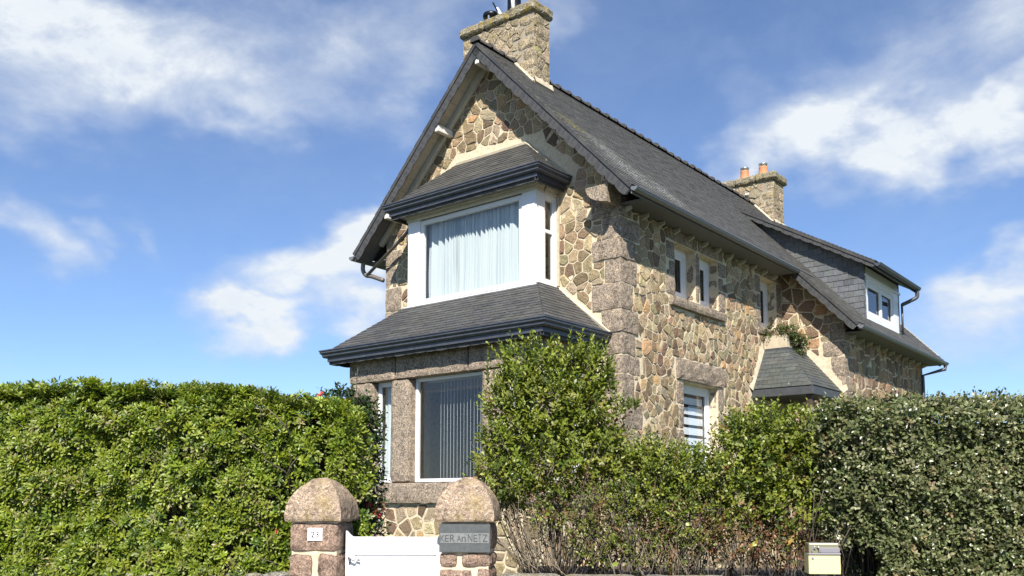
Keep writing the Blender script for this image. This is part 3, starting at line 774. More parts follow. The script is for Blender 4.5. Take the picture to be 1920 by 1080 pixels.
# --- gutters
def gutter(parent, name, pts, mat, r=.062, cap0=True, cap1=True, lip=True, z=0.0, seg=9):
    """half-round gutter along a path of local points, mitred; pts run with the wall on the left"""
    prof = [(-r, .012), (-r, 0)] + [(-r * math.cos(PI * k / seg), -r * math.sin(PI * k / seg)) for k in range(1, seg)] + [(r, 0), (r + .004, .018), (r + .014, .018), (r + .014, .004), (r + .006, 0)]
    prof += [(r * 1.06 * math.cos(PI * k / seg), -r * 1.08 * math.sin(PI * k / seg)) for k in range(1, seg)] + [(-r - .006, 0), (-r - .006, .012)]
    N = len(pts); np_ = len(prof); vs = []; fs = []
    for i, p in enumerate(pts):
        d0 = (pts[i] - pts[i - 1]).normalized() if i else (pts[1] - pts[0]).normalized()
        d1 = (pts[i + 1] - pts[i]).normalized() if i < N - 1 else d0
        n0 = Vector((d0.y, -d0.x, 0)); n1 = Vector((d1.y, -d1.x, 0)); b = (n0 + n1); b = b / (b.dot(n0)) if b.length > 1e-6 else n0
        for (o, h) in prof: vs.append(p + b * o + Vector((0, 0, h)))
    for i in range(N - 1):
        for k in range(np_):
            k2 = (k + 1) % np_; fs.append((i * np_ + k, (i + 1) * np_ + k, (i + 1) * np_ + k2, i * np_ + k2))
    mb = MB(); mb.add(vs, fs)
    for (c, i, j) in ((cap0, 0, 1), (cap1, N - 1, N - 2)):
        if not c: continue
        d = (pts[i] - pts[j]).normalized(); n_ = Vector((d.y, -d.x, 0)); ring = [n_ * (r * 1.12 * math.cos(PI * k / 10)) + Vector((0, 0, -r * 1.15 * math.sin(PI * k / 10) + .012)) for k in range(11)]
        vv = [pts[i] + q_ for q_ in ring] + [pts[i] + q_ + d * .02 for q_ in ring]
        mb.add(vv, [tuple(range(11)), tuple(range(21, 10, -1))] + [(k, k + 1, 12 + k, 11 + k) for k in range(10)] + [(10, 0, 11, 21)])
    return mb.build(name, mat, parent, fixn=True)
def Gp(s, t, z): return P3(s, t, z)
gutter(roof, 'gutter', [Gp(EAVE - .045, 6.72, 4.66), Gp(EAVE - .045, ROOF_T0 + .02, 4.68)][::-1], 'grey_gutter', r=.052)
gutter(roof, 'gutter', [Gp(WEAVE - .045, WING_T + .02, 3.38), Gp(WEAVE - .045, ROOF_T1, 3.37)], 'grey_gutter', r=.052)
gutter(roof, 'gutter', [Gp(lef + .05, 3.0, 4.66), Gp(lef + .05, ROOF_T0 + .02, 4.68)], 'grey_gutter')
# fascia behind the right gutters
mb = MB(); mb.box(-(EAVE) - .02, -(EAVE) + .0, ROOF_T0 + .02, 6.2, 4.60 + H0, 4.72 + H0); mb.box(-(WEAVE) - .02, -(WEAVE), WING_T + .02, ROOF_T1, 3.33 + H0, 3.44 + H0)
mb.build('fascia', 'soffit_grey', roof)
mb = MB()   # pale verge fillet at the rear edge of the wing roof
pts = [RP(WEAVE + .1, ROOF_T1 - .02, .03), RP(WEAVE + .1, ROOF_T1 - .12, .03), RP(1.0, ROOF_T1 - .12, .03), RP(1.0, ROOF_T1 - .02, .03)]; slab(mb, pts, .02); mb.build('verge_fillet', 'render_cream', roof)
# downpipes on the left: swan neck from the eaves gutter, and the long pipe from the upper bay gutter
def smooth_path(pts, n=6):
    pts = [Vector(p) for p in pts]; out = []
    for i in range(len(pts) - 1):
        p0 = pts[max(i - 1, 0)]; p1 = pts[i]; p2 = pts[i + 1]; p3 = pts[min(i + 2, len(pts) - 1)]
        for k in range(n):
            t = k / n; out.append(.5 * ((2 * p1) + (-p0 + p2) * t + (2 * p0 - 5 * p1 + 4 * p2 - p3) * t * t + (-p0 + 3 * p1 - 3 * p2 + p3) * t ** 3))
    out.append(pts[-1]); return out
mb = MB(); mb.tube(smooth_path([Gp(5.80, -.16, 4.64), Gp(5.81, -.16, 4.48), Gp(5.74, -.14, 4.37), Gp(5.60, -.12, 4.33), Gp(5.33, -.06, 4.22)]), .042, 10, mi=0)
mb.build('downpipe', 'bronze_pipe', roof, smooth=True)
mb = MB(); mb.tube([Gp(4.42, -.24, 5.06), Gp(4.60, -.22, 4.93), Gp(5.68, -.16, 4.36)], .032, 10); mb.tube([Gp(4.66, -.212, 4.90), Gp(4.72, -.209, 4.868)], .045, 10)
mb.build('downpipe', 'bronze_pipe', roof, smooth=True)
mb = MB(); mb.tube([Gp(WEAVE - .05, 12.2, 3.33), Gp(WEAVE - .05, 12.15, 3.22), Gp(WS - .03, 11.8, 3.06), Gp(WS - .04, 11.8, 0)], .045, 10); mb.build('downpipe', 'dark_zinc', roof, smooth=True)

# ---------------------------------------------------------------- bays
def bay_roof(name, sR, sL, tF, zE, tops, side_top, over=.0):
    """hipped skirt roof: eave rectangle (sR..sL, tF) and top edge; tops = (sR2, sL2, t2, z2)"""
    sR2, sL2, t2, z2 = tops
    A_, B_ = P3(sR, tF, zE), P3(sL, tF, zE); C_, D__ = P3(sL2, t2, z2), P3(sR2, t2, z2)
    mb = MB(); faces = [[B_, A_, D__, C_]]
    if side_top:   # side slopes end in an edge on the wall
        faces.append([A_, P3(sR, 0, zE), P3(sR2, 0, z2), D__]); faces.append([P3(sL, 0, zE), B_, C_, P3(sL2, 0, z2)])
    else:
        faces.append([A_, P3(sR, 0, zE), D__]); faces.append([P3(sL, 0, zE), B_, C_])
    for f_ in faces:
        slab(mb, list(f_), .03)
    o = mb.build(name, 'slate', house)
    return o, [quad_on(f_) for f_ in faces]
LB = dict(sR=.45, sL=4.68, t=-1.45)
low_roof, q1 = bay_roof('bay_roof', .27, 4.98, -1.66, 2.60, (1.20, 4.17, -.57, 3.455), True)
low_slates = []; slate_rows(low_roof, q1, store=low_slates, tilt=.007, ex=.095, w=.20, base_col=(.070, .070, .073), jit=.14)
up_roof, q2 = bay_roof('bay_roof', 1.02, 4.36, -.83, 5.285, (1.88, 3.46, 0.0, 6.09), False)
up_slates = []; slate_rows(up_roof, q2, store=up_slates, tilt=.007, ex=.095, w=.20, base_col=(.064, .063, .060), jit=.16)
# the slates of the lower bay roof that show largest are single slates
big = []
for st_ in (low_slates, up_slates):
    for rec in st_:
        vs, fs, col, par = rec; n = len(fs[0]); q_ = [to_px(HM @ v) for v in vs[:n]]; a_ = area(q_)
        big.append((abs(a_), rec, st_))
big.sort(key=lambda x: -x[0]); keep = set(id(b[1]) for b in big[:300])
for st_, par, nm in ((low_slates, low_roof, 'slates'), (up_slates, up_roof, 'slates')):
    rest = [r for r in st_ if id(r) not in keep]
    for r in st_:
        if id(r) in keep:
            mb = MB(); mb.add(r[0], r[1], r[2]); mb.build('slate', 'slate', par)
    if rest: join_store(rest, nm, 'slate', par)
def box_gutter(parent, pts, z, mat='dark_zinc'):
    """stepped zinc eaves gutter, mitred round the bay"""
    prof = [(.0, -.11), (.055, -.11), (.075, -.085), (.075, -.055), (.088, -.05), (.105, -.03), (.105, .0), (.118, .004), (.118, .022), (.10, .022), (.085, -.01), (.06, -.05), (.0, -.05)]
    N = len(pts); np_ = len(prof); vs = []; fs = []
    P_ = [P3(a, b, z) for a, b in pts]
    for i, p in enumerate(P_):
        d0 = (P_[i] - P_[i - 1]).normalized() if i else (P_[1] - P_[0]).normalized(); d1 = (P_[i + 1] - P_[i]).normalized() if i < N - 1 else d0
        n0 = Vector((d0.y, -d0.x, 0)); n1 = Vector((d1.y, -d1.x, 0)); b = n0 + n1; b = b / b.dot(n0)
        for (o, h) in prof: vs.append(p + b * o + Vector((0, 0, h)))
    for i in range(N - 1):
        for k in range(np_): k2 = (k + 1) % np_; fs.append((i * np_ + k, (i + 1) * np_ + k, (i + 1) * np_ + k2, i * np_ + k2))
    fs.append(tuple(range(np_))); fs.append(tuple((N - 1) * np_ + k for k in range(np_)))
    mb = MB(); mb.add(vs, fs); return mb.build('gutter', mat, parent, fixn=True)
box_gutter(low_roof, [(5.0, -.02), (5.0, -1.66), (.27, -1.66), (.27, -.02)], 2.585)
box_gutter(up_roof, [(4.36, -.02), (4.36, -.82), (1.02, -.82), (1.02, -.02)], 5.27)
# hanging scalloped slates and soffits under the bay gutters
ZV = Vector((0, 0, -1))
for (par, sR, sL, tF, z, dep, sb) in ((low_roof, .28, 4.98, -1.675, 2.415, .40, -.04), (up_roof, 1.02, 4.36, -.83, 5.10, .38, -.03)):
    hang(par, P3(sL, tF, z), P3(sR, tF, z), FN, ZV, scale=.85, depth=dep)
    hang(par, P3(sR, tF, z), P3(sR, -.03, z), Vector((1, 0, 0)), ZV, scale=.85, depth=dep)
    hang(par, P3(sL, -.03, z), P3(sL, tF, z), Vector((-1, 0, 0)), ZV, scale=.85, depth=dep)
    mb = MB(); za_, zb_ = z - .012 + H0, z + .07 + H0
    mb.box(-sL - .006, -sR + .006, tF - .008, tF + .012, za_, zb_); mb.box(-sR - .014, -sR + .006, tF + .012, -.03, za_, zb_); mb.box(-sL - .006, -sL + .014, tF + .012, -.03, za_, zb_)
    mb.build('fascia', 'dark_zinc', par)
    mb = MB(); mb.box(-sL + .02, -sR - .02, tF + .02, -.0, z - sb - .02 + H0, z - sb + H0)
    mb.build('bay_soffit', 'soffit_grey' if par is low_roof else 'soffit_board', par)
# --- lower bay, granite frame round the windows
mb = MB(); fb = frame_t(LB['t'])
fbox(mb, fb, -LB['sL'], -LB['sR'], Z0, -.06, -.3, 0); fbox(mb, frame_s(LB['sR']), LB['t'] + .3, -.0, Z0, -.06, -.3, 0); fbox(mb, frame_sl(LB['sL']), 0, -LB['t'] - .3, Z0, -.06, -.3, 0)
low_bay = mb.build('bay_window', 'mortar', house)
addstones(low_bay, fb, rect(-LB['sL'], -LB['sR'], -1.3, -.07), [], size=.24, aspect=1.15, gap=.035, seed=51)
addstones(low_bay, frame_s(LB['sR']), rect(LB['t'], 0, -1.3, -.07), [], size=.24, aspect=1.1, gap=.03, seed=52)
T_ = LB['t']
for s0, s1 in ((.36, 1.6), (1.61, 2.9), (2.91, 3.70), (3.71, 4.76)): block(low_bay, 'sill_stone', s0, s1, T_ - .08, T_ + .3, -.06, .275, amp=.012)
for z0, z1 in ((.28, .9), (.905, 1.45), (1.455, 2.0)):
    block(low_bay, 'pier_stone', 4.11, 4.68, T_, T_ + .3, z0, z1, amp=.01)
    block(low_bay, 'pier_stone', LB['sR'], .64, T_, T_ + .3, z0, z1, amp=.008)
block(low_bay, 'pier_stone', 3.21, 3.65, T_ + .003, T_ + .28, .28, 2.0, amp=.012, r=.02)
block(low_bay, 'pier_stone', 1.20, 1.65, T_ + .003, T_ + .28, .28, 2.0, amp=.012, r=.02)
for s0, s1 in ((LB['sR'], 1.9), (1.905, 3.53), (3.535, 4.68)): block(low_bay, 'lintel', s0, s1, T_ - .005, T_ + .3, 2.0, 2.46, amp=.006)
# side walls of the bay
block(low_bay, 'sill_stone', .36, .7, T_ + .31, 0, -.06, .275); block(low_bay, 'lintel', .45, .75, T_ + .305, 0, 2.0, 2.46, amp=.006)
block(low_bay, 'pier_stone', .45, .75, -.35, 0, .28, 2.0); block(low_bay, 'pier_stone', 4.38, 4.68, T_ + .305, 0, .28, 2.0); block(low_bay, 'sill_stone', 4.38, 4.76, T_ + .305, 0, -.06, .275); block(low_bay, 'lintel', 4.38, 4.68, T_ + .305, 0, 2.0, 2.46)
mb = MB(); mb.box(-4.38, -.75, T_ + .3, .3, 2.30 + H0, 2.36 + H0); mb.box(-4.38, -.75, T_ + .3, .3, -.78 + H0, -.72 + H0); mb.build('bay_ceiling', 'room_wall', low_bay)

# --- windows: frame with panes
def window(parent, F, x0, x1, z0, z1, fw=.06, dep=-.16, th=.06, vbars=(), hbars=(), sash=0.0, sill=None, mat='white_upvc', label=None):
    mb = MB(); a, b = dep, dep + th
    fbox(mb, F, x0, x0 + fw, z0, z1, a, b); fbox(mb, F, x1 - fw, x1, z0, z1, a, b)
    fbox(mb, F, x0 + fw, x1 - fw, z0, z0 + fw, a, b); fbox(mb, F, x0 + fw, x1 - fw, z1 - fw, z1, a, b)
    for v, w in vbars: fbox(mb, F, v - w / 2, v + w / 2, z0 + fw, z1 - fw, a + .004, b + .006)
    xs = [x0 + fw] + [q_ for v, w in vbars for q_ in (v - w / 2, v + w / 2)] + [x1 - fw]
    for i in range(0, len(xs), 2):
        for v, w in hbars: fbox(mb, F, xs[i], xs[i + 1], v - w / 2, v + w / 2, a + .006, b - .004)
    if sash:
        for i in range(0, len(xs), 2):
            p, q_ = xs[i], xs[i + 1]; c0, c1 = b - .028, b - .006
            fbox(mb, F, p, p + sash, z0 + fw, z1 - fw, c0, c1); fbox(mb, F, q_ - sash, q_, z0 + fw, z1 - fw, c0, c1)
            fbox(mb, F, p + sash, q_ - sash, z0 + fw, z0 + fw + sash, c0, c1); fbox(mb, F, p + sash, q_ - sash, z1 - fw - sash, z1 - fw, c0, c1)
    o = mb.build('window', mat, parent, bevel=.004)
    zs = [z0 + fw] + [q_ for v, w in hbars for q_ in (v - w / 2, v + w / 2)] + [z1 - fw]
    for i in range(0, len(xs), 2):
        for j in range(0, len(zs), 2):
            mb = MB(); m_ = (a + b) / 2 - .008; fbox(mb, F, xs[i], xs[i + 1], zs[j], zs[j + 1], m_ - .002, m_ + .002); 
            pn = mb.build('pane', 'glass', None); pn.parent = o
    return o
fbT = frame_t(T_)
window(house, fbT, -4.11, -3.65, .29, 2.0, fw=.05, dep=-.24, th=.07, sash=.03)
window(house, fbT, -3.21, -1.65, .29, 2.0, fw=.055, dep=-.24, th=.07)
window(house, fbT, -1.20, -.64, .29, 2.0, fw=.055, dep=-.24, th=.07)
window(house, frame_s(.45), T_ + .3, -.35, .29, 2.0, fw=.055, dep=-.18, th=.07)
# upper bay: white framed box, wide panel at the left, corner posts, picture window, side lights
UB = dict(sR=1.23, sL=4.14, t=-.58, z0=3.46, z1=4.99)
fu = frame_t(UB['t']); mb = MB()
fbox(mb, fu, -4.14, -3.84, 3.44, 4.99, -.10, 0)                           # left post
fbox(mb, fu, -1.52, -1.23, 3.44, 4.99, -.24, 0)                           # corner post, deep
fbox(mb, frame_s(1.23), -.06, 0.02, 3.44, 4.99, -.08, .004)               # post at the wall
fbox(mb, frame_s(1.23), -.58 + .24, -.06, 3.44, 3.54, -.08, 0); fbox(mb, frame_s(1.23), -.58 + .24, -.06, 4.93, 4.99, -.08, 0)
fbox(mb, frame_sl(4.14), 0, .48, 3.44, 4.99, -.06, 0)
fbox(mb, fu, -4.19, -1.19, 3.40, 3.445, -.12, .05); fbox(mb, frame_s(1.19), -.46, .0, 3.40, 3.445, -.12, .0)        # sill nosing
up_bay = mb.build('bay_window', 'white_upvc', house, bevel=.006)
mb = MB()
fbox(mb, fu, -4.16, -1.21, 4.992, 5.06, -.2, .02); fbox(mb, fu, -4.18, -1.19, 5.06, 5.13, -.2, .045)
fbox(mb, frame_s(1.21), -.56 + .2, 0.0, 4.992, 5.06, -.1, 0); fbox(mb, frame_s(1.19), -.535 + .2, 0.0, 5.06, 5.13, -.1, 0)
mb.build('frieze', 'soffit_cream', up_bay, bevel=.006)
window(up_bay, fu, -3.84, -1.52, 3.47, 4.97, fw=.075, dep=-.09, th=.07).name = 'window_frame'
window(up_bay, frame_s(1.23), -.34, -.06, 3.54, 4.93, fw=.04, dep=-.07, th=.05, hbars=((4.38, .06),)).name = 'window_frame'
mb = MB(); mb.box(-4.1, -1.3, -.5, .0, 5.0 + H0, 5.03 + H0); mb.box(-4.1, -1.3, -.5, .3, 3.46 + H0, 3.49 + H0); mb.build('bay_ceiling', 'room_wall', up_bay)
# side windows
window(house, FS, 1.72, 2.47, 3.46, 4.41, fw=.115, dep=-.25, th=.07, sash=.07)
window(house, FS, 2.64, 3.36, 3.46, 4.41, fw=.115, dep=-.25, th=.07, sash=.07)
window(house, FS, 5.24, 6.02, 3.46, 4.50, fw=.115, dep=-.25, th=.07, sash=.07)
window(house, FS, 1.96, 3.26, .45, 2.03, fw=.11, dep=-.24, th=.07, sash=.05)

# --- mortar fillets where the bay roofs meet the wall
def fillet(parent, F, inner, widths, n1=.035, seed=1, mat='render_cream', out=1):
    """band along a polyline with an uneven outer edge"""
    R = random.Random(seed); pts = []
    for i in range(len(inner) - 1):
        a, b = inner[i], inner[i + 1]; L = math.hypot(b[0] - a[0], b[1] - a[1]); k = max(1, int(L / .07))
        for j in range(k): t = j / k; pts.append((a[0] + (b[0] - a[0]) * t, a[1] + (b[1] - a[1]) * t, widths[i] + (widths[i + 1] - widths[i]) * t, i))
    pts.append((*inner[-1], widths[-1], len(inner) - 2))
    vs = []; 
    for k, (x, y, w, i) in enumerate(pts):
        p0 = pts[max(k - 1, 0)]; p1 = pts[min(k + 1, len(pts) - 1)]; dx, dy = p1[0] - p0[0], p1[1] - p0[1]; L = math.hypot(dx, dy); nx, ny = -dy / L * out, dx / L * out
        w2 = w * (1 + R.uniform(-.16, .16)); vs += [FP(F, x, y, n1 + .012), FP(F, x + nx * w2 * .5, y + ny * w2 * .5, n1 * .8 + R.uniform(-.004, .004)), FP(F, x + nx * w2, y + ny * w2, .004 + R.uniform(0, .006)), FP(F, x - nx * .03, y - ny * .03, .0)]
    fs = []
    for k in range(len(pts) - 1):
        for q_ in range(3):
            a_, b_ = (q_, q_ + 1) if q_ < 2 else (0, 3)
            fs.append((k * 4 + a_, (k + 1) * 4 + a_, (k + 1) * 4 + b_, k * 4 + b_))
    mb = MB(); mb.add(vs, fs); return mb.build('mortar_fillet', mat, parent, fixn=True)
fillet(front_wall, FF, [(-.20, 2.62), (-1.20, 3.46)], [.10, .15], seed=3)
fillet(front_wall, FF, [(-.97, 5.30), (-1.88, 6.11), (-3.46, 6.11), (-4.32, 5.40)], [.12, .20, .18, .10], seed=4)
fillet(front_wall, FF, [(-4.17, 3.46), (-4.9, 2.75)], [.08, .05], seed=5)
mb = MB(); fbox(mb, FF, -1.22, -1.17, 3.5, 5.0, .0, .03); mb.build('mortar_fillet', 'render_cream', front_wall)

# ---------------------------------------------------------------- corner porch with planter ledge
PA, PB, PC_ = P3(0, 4.72, 2.14), P3(-1.22, 4.72, 2.14), P3(-1.22, T1, 2.14)
Q0, Q1_, Q2_ = P3(0, 5.30, 2.98), P3(-.50, 5.30, 2.98), P3(-.50, T1, 2.98)
mb = MB(); f1_, f2_ = [PA, PB, Q1_, Q0], [PB, PC_, Q2_, Q1_]
slab(mb, list(f1_), .03); slab(mb, list(f2_), .03); porch = mb.build('porch_roof', 'slate', house)
ps = []; slate_rows(porch, [quad_on(f1_), quad_on(f2_)], store=ps, ex=.10, w=.20, tilt=.006, jit=.10, base_col=(.075, .085, .085))
join_store(ps, 'slates', 'slate', porch)
mb = MB(); mb.box(0.01, 1.22, 4.72, 4.75, 1.98 + H0, 2.13 + H0); mb.box(1.19, 1.22, 4.75, T1 - .01, 1.98 + H0, 2.13 + H0)
mb.box(.01, 1.185, 4.755, T1 - .01, 1.99 + H0, 2.01 + H0); mb.build('porch_fascia', 'lead', porch, bevel=.004)
mb = MB(); mb.box(0.012, .53, 5.27, 5.30, 2.955 + H0, 3.005 + H0); mb.box(.50, .53, 5.30, T1 - .01, 2.955 + H0, 3.005 + H0); mb.build('lead_flashing', 'lead', porch)
mb = MB(); mb.box(.015, .49, 5.315, T1 - .02, 2.96 + H0, 3.27 + H0); ledge = mb.build('parapet', 'render_cream', porch, bevel=.012)
for (x0, x1, y0, y1) in ((1.05, 1.15, 4.8, 4.9),):
    mb = MB(); mb.box(x0, x1, y0, y1, 0, 2.0 + H0); mb.build('porch_post', 'dark_wood', porch, bevel=.006)
mb = MB(); mb.box(.25, 1.05, T1 - .06, T1 - .01, .1, 2.05); mb.build('door', 'dark_wood', house, bevel=.01)
fillet(side_wall, FS, [(4.70, 2.12), (5.28, 2.99)], [.13, .12], seed=7)
fillet(wing_front, FW, [(.50, 2.99), (1.24, 2.12)], [.16, .14], seed=8)

# ---------------------------------------------------------------- dormer
DS, DT0, DT1 = -1.38, 7.38, 9.82
def DR(s, t, dz=0): return P3(s, t, 4.92 + .578 * (s + 1.68) + dz)
d0, d1 = 7.14, 10.08
mb = MB(); slab(mb, [DR(-1.68, d0), DR(-1.68, d1), DR(1.72, d1), DR(1.72, d0)], .05); dormer = mb.build('dormer', 'slate', house)
ds = []; slate_rows(dormer, [quad_on([DR(-1.68, d0), DR(-1.68, d1), DR(1.70, d1), DR(1.70, d0)])], store=ds, ex=.10, w=.2)
def dz_(s): return 4.92 + .578 * (s + 1.68) - .06
k = (4.92 + .578 * 1.68 - .06 - 4.75 - SLOPE * .45) / (SLOPE - .578)       # where the dormer roof runs into the main roof
for tt, F_ in ((DT0, frame_t(DT0)), (DT1, (Vector((0, DT1, H0)), Vector((-1, 0, 0)), Vector((0, 0, 1)), Vector((0, 1, 0))))):
    mb = MB(); sg = -1 if tt == DT0 else 1
    poly = [(sg * DS, roofz(DS) - .05), (sg * DS, dz_(DS)), (sg * k, dz_(k))]; prism(mb, F_, poly, -.08, 0, (.08, .085, .09))
    ch = mb.build('dormer_cheek', 'slate', dormer)
    if tt == DT0: slate_rows(dormer, [(F_[0], F_[1], F_[2], F_[3], ccw(poly))], store=ds, ex=.13, w=.21, base_col=(.13, .14, .155), tilt=.010)
join_store(ds, 'slates', 'slate', dormer)
kd = math.sqrt(1 + .578 ** 2); dD = Vector((-.578 / kd, 0, -1 / kd))
hang(dormer, DR(-1.68, d0 - .012, -.01), DR(1.55, d0 - .012, -.01), FN, dD, depth=.75, scale=.95)
gutter(dormer, 'gutter', [Gp(-1.735, d0, 4.86), Gp(-1.735, d1, 4.86)], 'dark_zinc', r=.055)
mb = MB(); mb.box(1.66, 1.68, d0 + .02, d1, 4.78 + H0, 4.90 + H0); mb.build('fascia', 'lead', dormer)
mb = MB(); slab(mb, [DR(-1.66, d0 + .02, -.10), DR(-1.66, d1 - .02, -.10), DR(-1.30, d1 - .02, -.10), DR(-1.30, d0 + .02, -.10)], .02); mb.build('soffit', 'soffit_grey', dormer)
FD = frame_s(DS); mb = MB()
fbox(mb, FD, DT0 + .005, DT0 + .20, 3.74, 4.93, -.12, 0); fbox(mb, FD, DT1 - .42, DT1, 3.74, 4.93, -.12, 0); fbox(mb, FD, DT0 + .2, DT1 - .42, 3.74, 3.92, -.12, 0); fbox(mb, FD, DT0 + .2, DT1 - .42, 4.62, 4.93, -.12, 0)
fbox(mb, FD, DT0 + .01, DT1, 4.70, 4.76, 0, .03); mb.build('dormer_front', 'white_upvc', dormer, bevel=.005)
window(dormer, FD, DT0 + .2, DT1 - .42, 3.92, 4.62, fw=.05, dep=-.10, th=.07, vbars=((8.55, .10),), sash=.04).name = 'window_frame'
mb = MB(); mb.box(-DS - .9, -DS - .85, DT0 + .09, DT1 - .09, 3.74 + H0, 4.85 + H0); mb.build('dormer_partition', 'room_wall', dormer)
mb = MB(); mb.tube(smooth_path([Gp(-1.73, 10.0, 4.80), Gp(-1.72, 10.0, 4.66), Gp(-1.60, 9.95, 4.58), Gp(-1.42, 9.9, 4.50)]), .045, 10); mb.build('downpipe', 'dark_zinc', dormer, smooth=True)
mb = MB(); mb.tube([Gp(-1.42, 9.88, 4.52), Gp(-1.42, 9.88, 3.80)], .025, 8); mb.build('downpipe', 'dark_zinc', dormer, smooth=True)

# ---------------------------------------------------------------- chimneys
def chimney(s0, s1, t0, t1, z1, cap, seed, stone_sz=.20, label=None):
    zb = roofz(min(s0, s1)) - .35; zb2 = roofz(APEX_S) - .6
    mb = MB(); mb.box(-s1 + .012, -s0 - .012, t0 + .012, t1 - .012, zb - .2 + H0, z1 + H0)
    ch = mb.build('chimney', 'mortar_dull', house); R = random.Random(seed)
    if label: ch['label'] = label
    for F_, x0, x1 in ((frame_t(t0 + .012), -s1, -s0), (frame_s(s0 + .012), t0, t1), (frame_sl(s1 - .012), -t1, -t0)):
        out = rect(x0 + .01, x1 - .01, zb, z1)
        holes = []
        if F_[3].y < -.5:      # corner blocks on the front face
            z = zb; i = 0
            while z < z1 - .05:
                hh = min(R.uniform(.17, .26), z1 - z)
                for side_ in (0, 1):
                    w = (.22 if (i + side_) % 2 else .36) * R.uniform(.85, 1.15); d = (.5 if (i + side_) % 2 else .3)
                    if side_: a, b = x1 - w, x1; sA, sB = s0 - .006, s0 + w
                    else: a, b = x0, x0 + w; sA, sB = s1 + .006, s1 - w
                    mb = MB(); rough_box(mb, P3(sA, t0 - .008, z + .006), P3(sB, t0 + d * (t1 - t0) / .5 * .95, z + hh - .006), res=.06, amp=.012, rnd_=.016, seed=R.uniform(0, 90))
                    mb.build('corner_stone', 'granite_chimney', ch, fixn=True); holes.append(rect(a, b, z, z + hh))
                z += hh; i += 1
        for p in rubble(out, holes, size=stone_sz, aspect=1.5, gap=.016, seed=seed + 3):
            c = stone_col(R, [((.26, .215, .155), 4), ((.21, .18, .13), 4), ((.17, .14, .10), 2), ((.29, .245, .185), 3), ((.24, .21, .11), 1)])
            stone_mesh(p, F_, .014, c, R).build('stone', 'granite_chimney' if R.random() < .5 else 'rubble_stone', ch)
    (c0, c1, ct0, ct1, cz0, cz1) = cap
    n_ = max(1, int(round(abs(c1 - c0) / .62)))
    for i in range(n_):
        mb = MB(); a = c0 + (c1 - c0) * i / n_; b = c0 + (c1 - c0) * (i + 1) / n_
        rough_box(mb, P3(a + .004, ct0, cz0 + ru(-.006, .006)), P3(b - .004, ct1, cz1 + ru(-.012, .012)), res=.05, amp=.016, rnd_=.02, seed=seed + i)
        mb.build('cap_stone', 'granite_lichen', ch, fixn=True)
    mb = MB(); fillet(ch, frame_t(t0), [(-s0, roofz(s0) + .02), (-APEX_S, roofz(APEX_S) + .05), (-s1, roofz(s1) + .02)], [.10, .10, .10], seed=seed)
    fillet(ch, frame_s(s0), [(t0, roofz(s0) + .02), (t1 + .05, roofz(s0) + .02)], [.12, .12], seed=seed + 1)
    return ch
ch1 = chimney(2.17, 3.90, .60, 1.10, 8.85, (2.11, 3.97, .54, 1.16, 8.85, 9.05), 61)
ch2 = chimney(2.05, 3.62, 10.95, 11.68, 8.58, (1.96, 3.72, 10.87, 11.78, 8.58, 8.80), 71, stone_sz=.22)
# chimney tops
mb = MB(); mb.lathe([(.07, 0), (.07, .05), (.15, .07), (.165, .11), (.155, .15), (.10, .175), (.02, .18)], P3(3.28, .72, 9.05), 20); mb.build('chimney_cowl', 'black_metal', ch1, smooth=True)
mb = MB(); mb.lathe([(.02, 0), (.022, .08), (.02, .09)], P3(3.24, .60, 9.04), 8); mb.build('bracket', 'shiny_metal', ch1)
mb = MB(); n_ = 10
for i in range(n_ - 1):
    pass
rough_box(mb, P3(2.55, .62, 9.03), P3(3.12, 1.05, 9.10), res=.08, amp=.012, rnd_=.04, seed=5); mb.build('mortar_bed', 'white_old_paint', ch1, fixn=True)
mb = MB(); mb.lathe([(.14, 0), (.13, .10), (.125, .45), (.17, .47), (.17, .52), (.05, .56)], P3(2.80, .82, 9.09), 20); mb.build('chimney_cowl', 'black_metal', ch1, smooth=True)
mb = MB(); mb.tube([P3(2.70, .66, 9.08), P3(2.72, .67, 9.45)], .035, 8); mb.tube([P3(2.98, .64, 9.06), P3(3.06, .62, 9.20)], .035, 8); mb.build('cowl_strap', 'enamel_white', ch1, smooth=True)
mb = MB(); mb.tube([P3(3.02, .60, 9.12), P3(3.12, .58, 9.32)], .016, 8); mb.build('aerial_stub', 'black_metal', ch1)
for i, s in enumerate((2.98, 2.44)):
    mb = MB(); c_ = P3(s, 11.25, 8.79); mb.lathe([(.150, 0), (.150, .03), (.135, .06), (.112, .25), (.118, .27), (.105, .30)], c_, 20)
    pot = mb.build('chimney_pot', 'terracotta', ch2, smooth=True)
    mb = MB(); mb.lathe([(.108, .272), (.112, .34), (.13, .355), (.13, .375), (.06, .385)], c_, 20); cw = mb.build('pot_cowl', 'shiny_metal', None, smooth=True); cw.parent = ch2
mb = MB()
for s in (2.80, 2.74): mb.lathe([(.03, 0), (.03, .03), (.01, .035)], (-s, 10.90, 8.28 + H0), 10)
mb.build('bolt_cap', 'enamel_white', ch2)

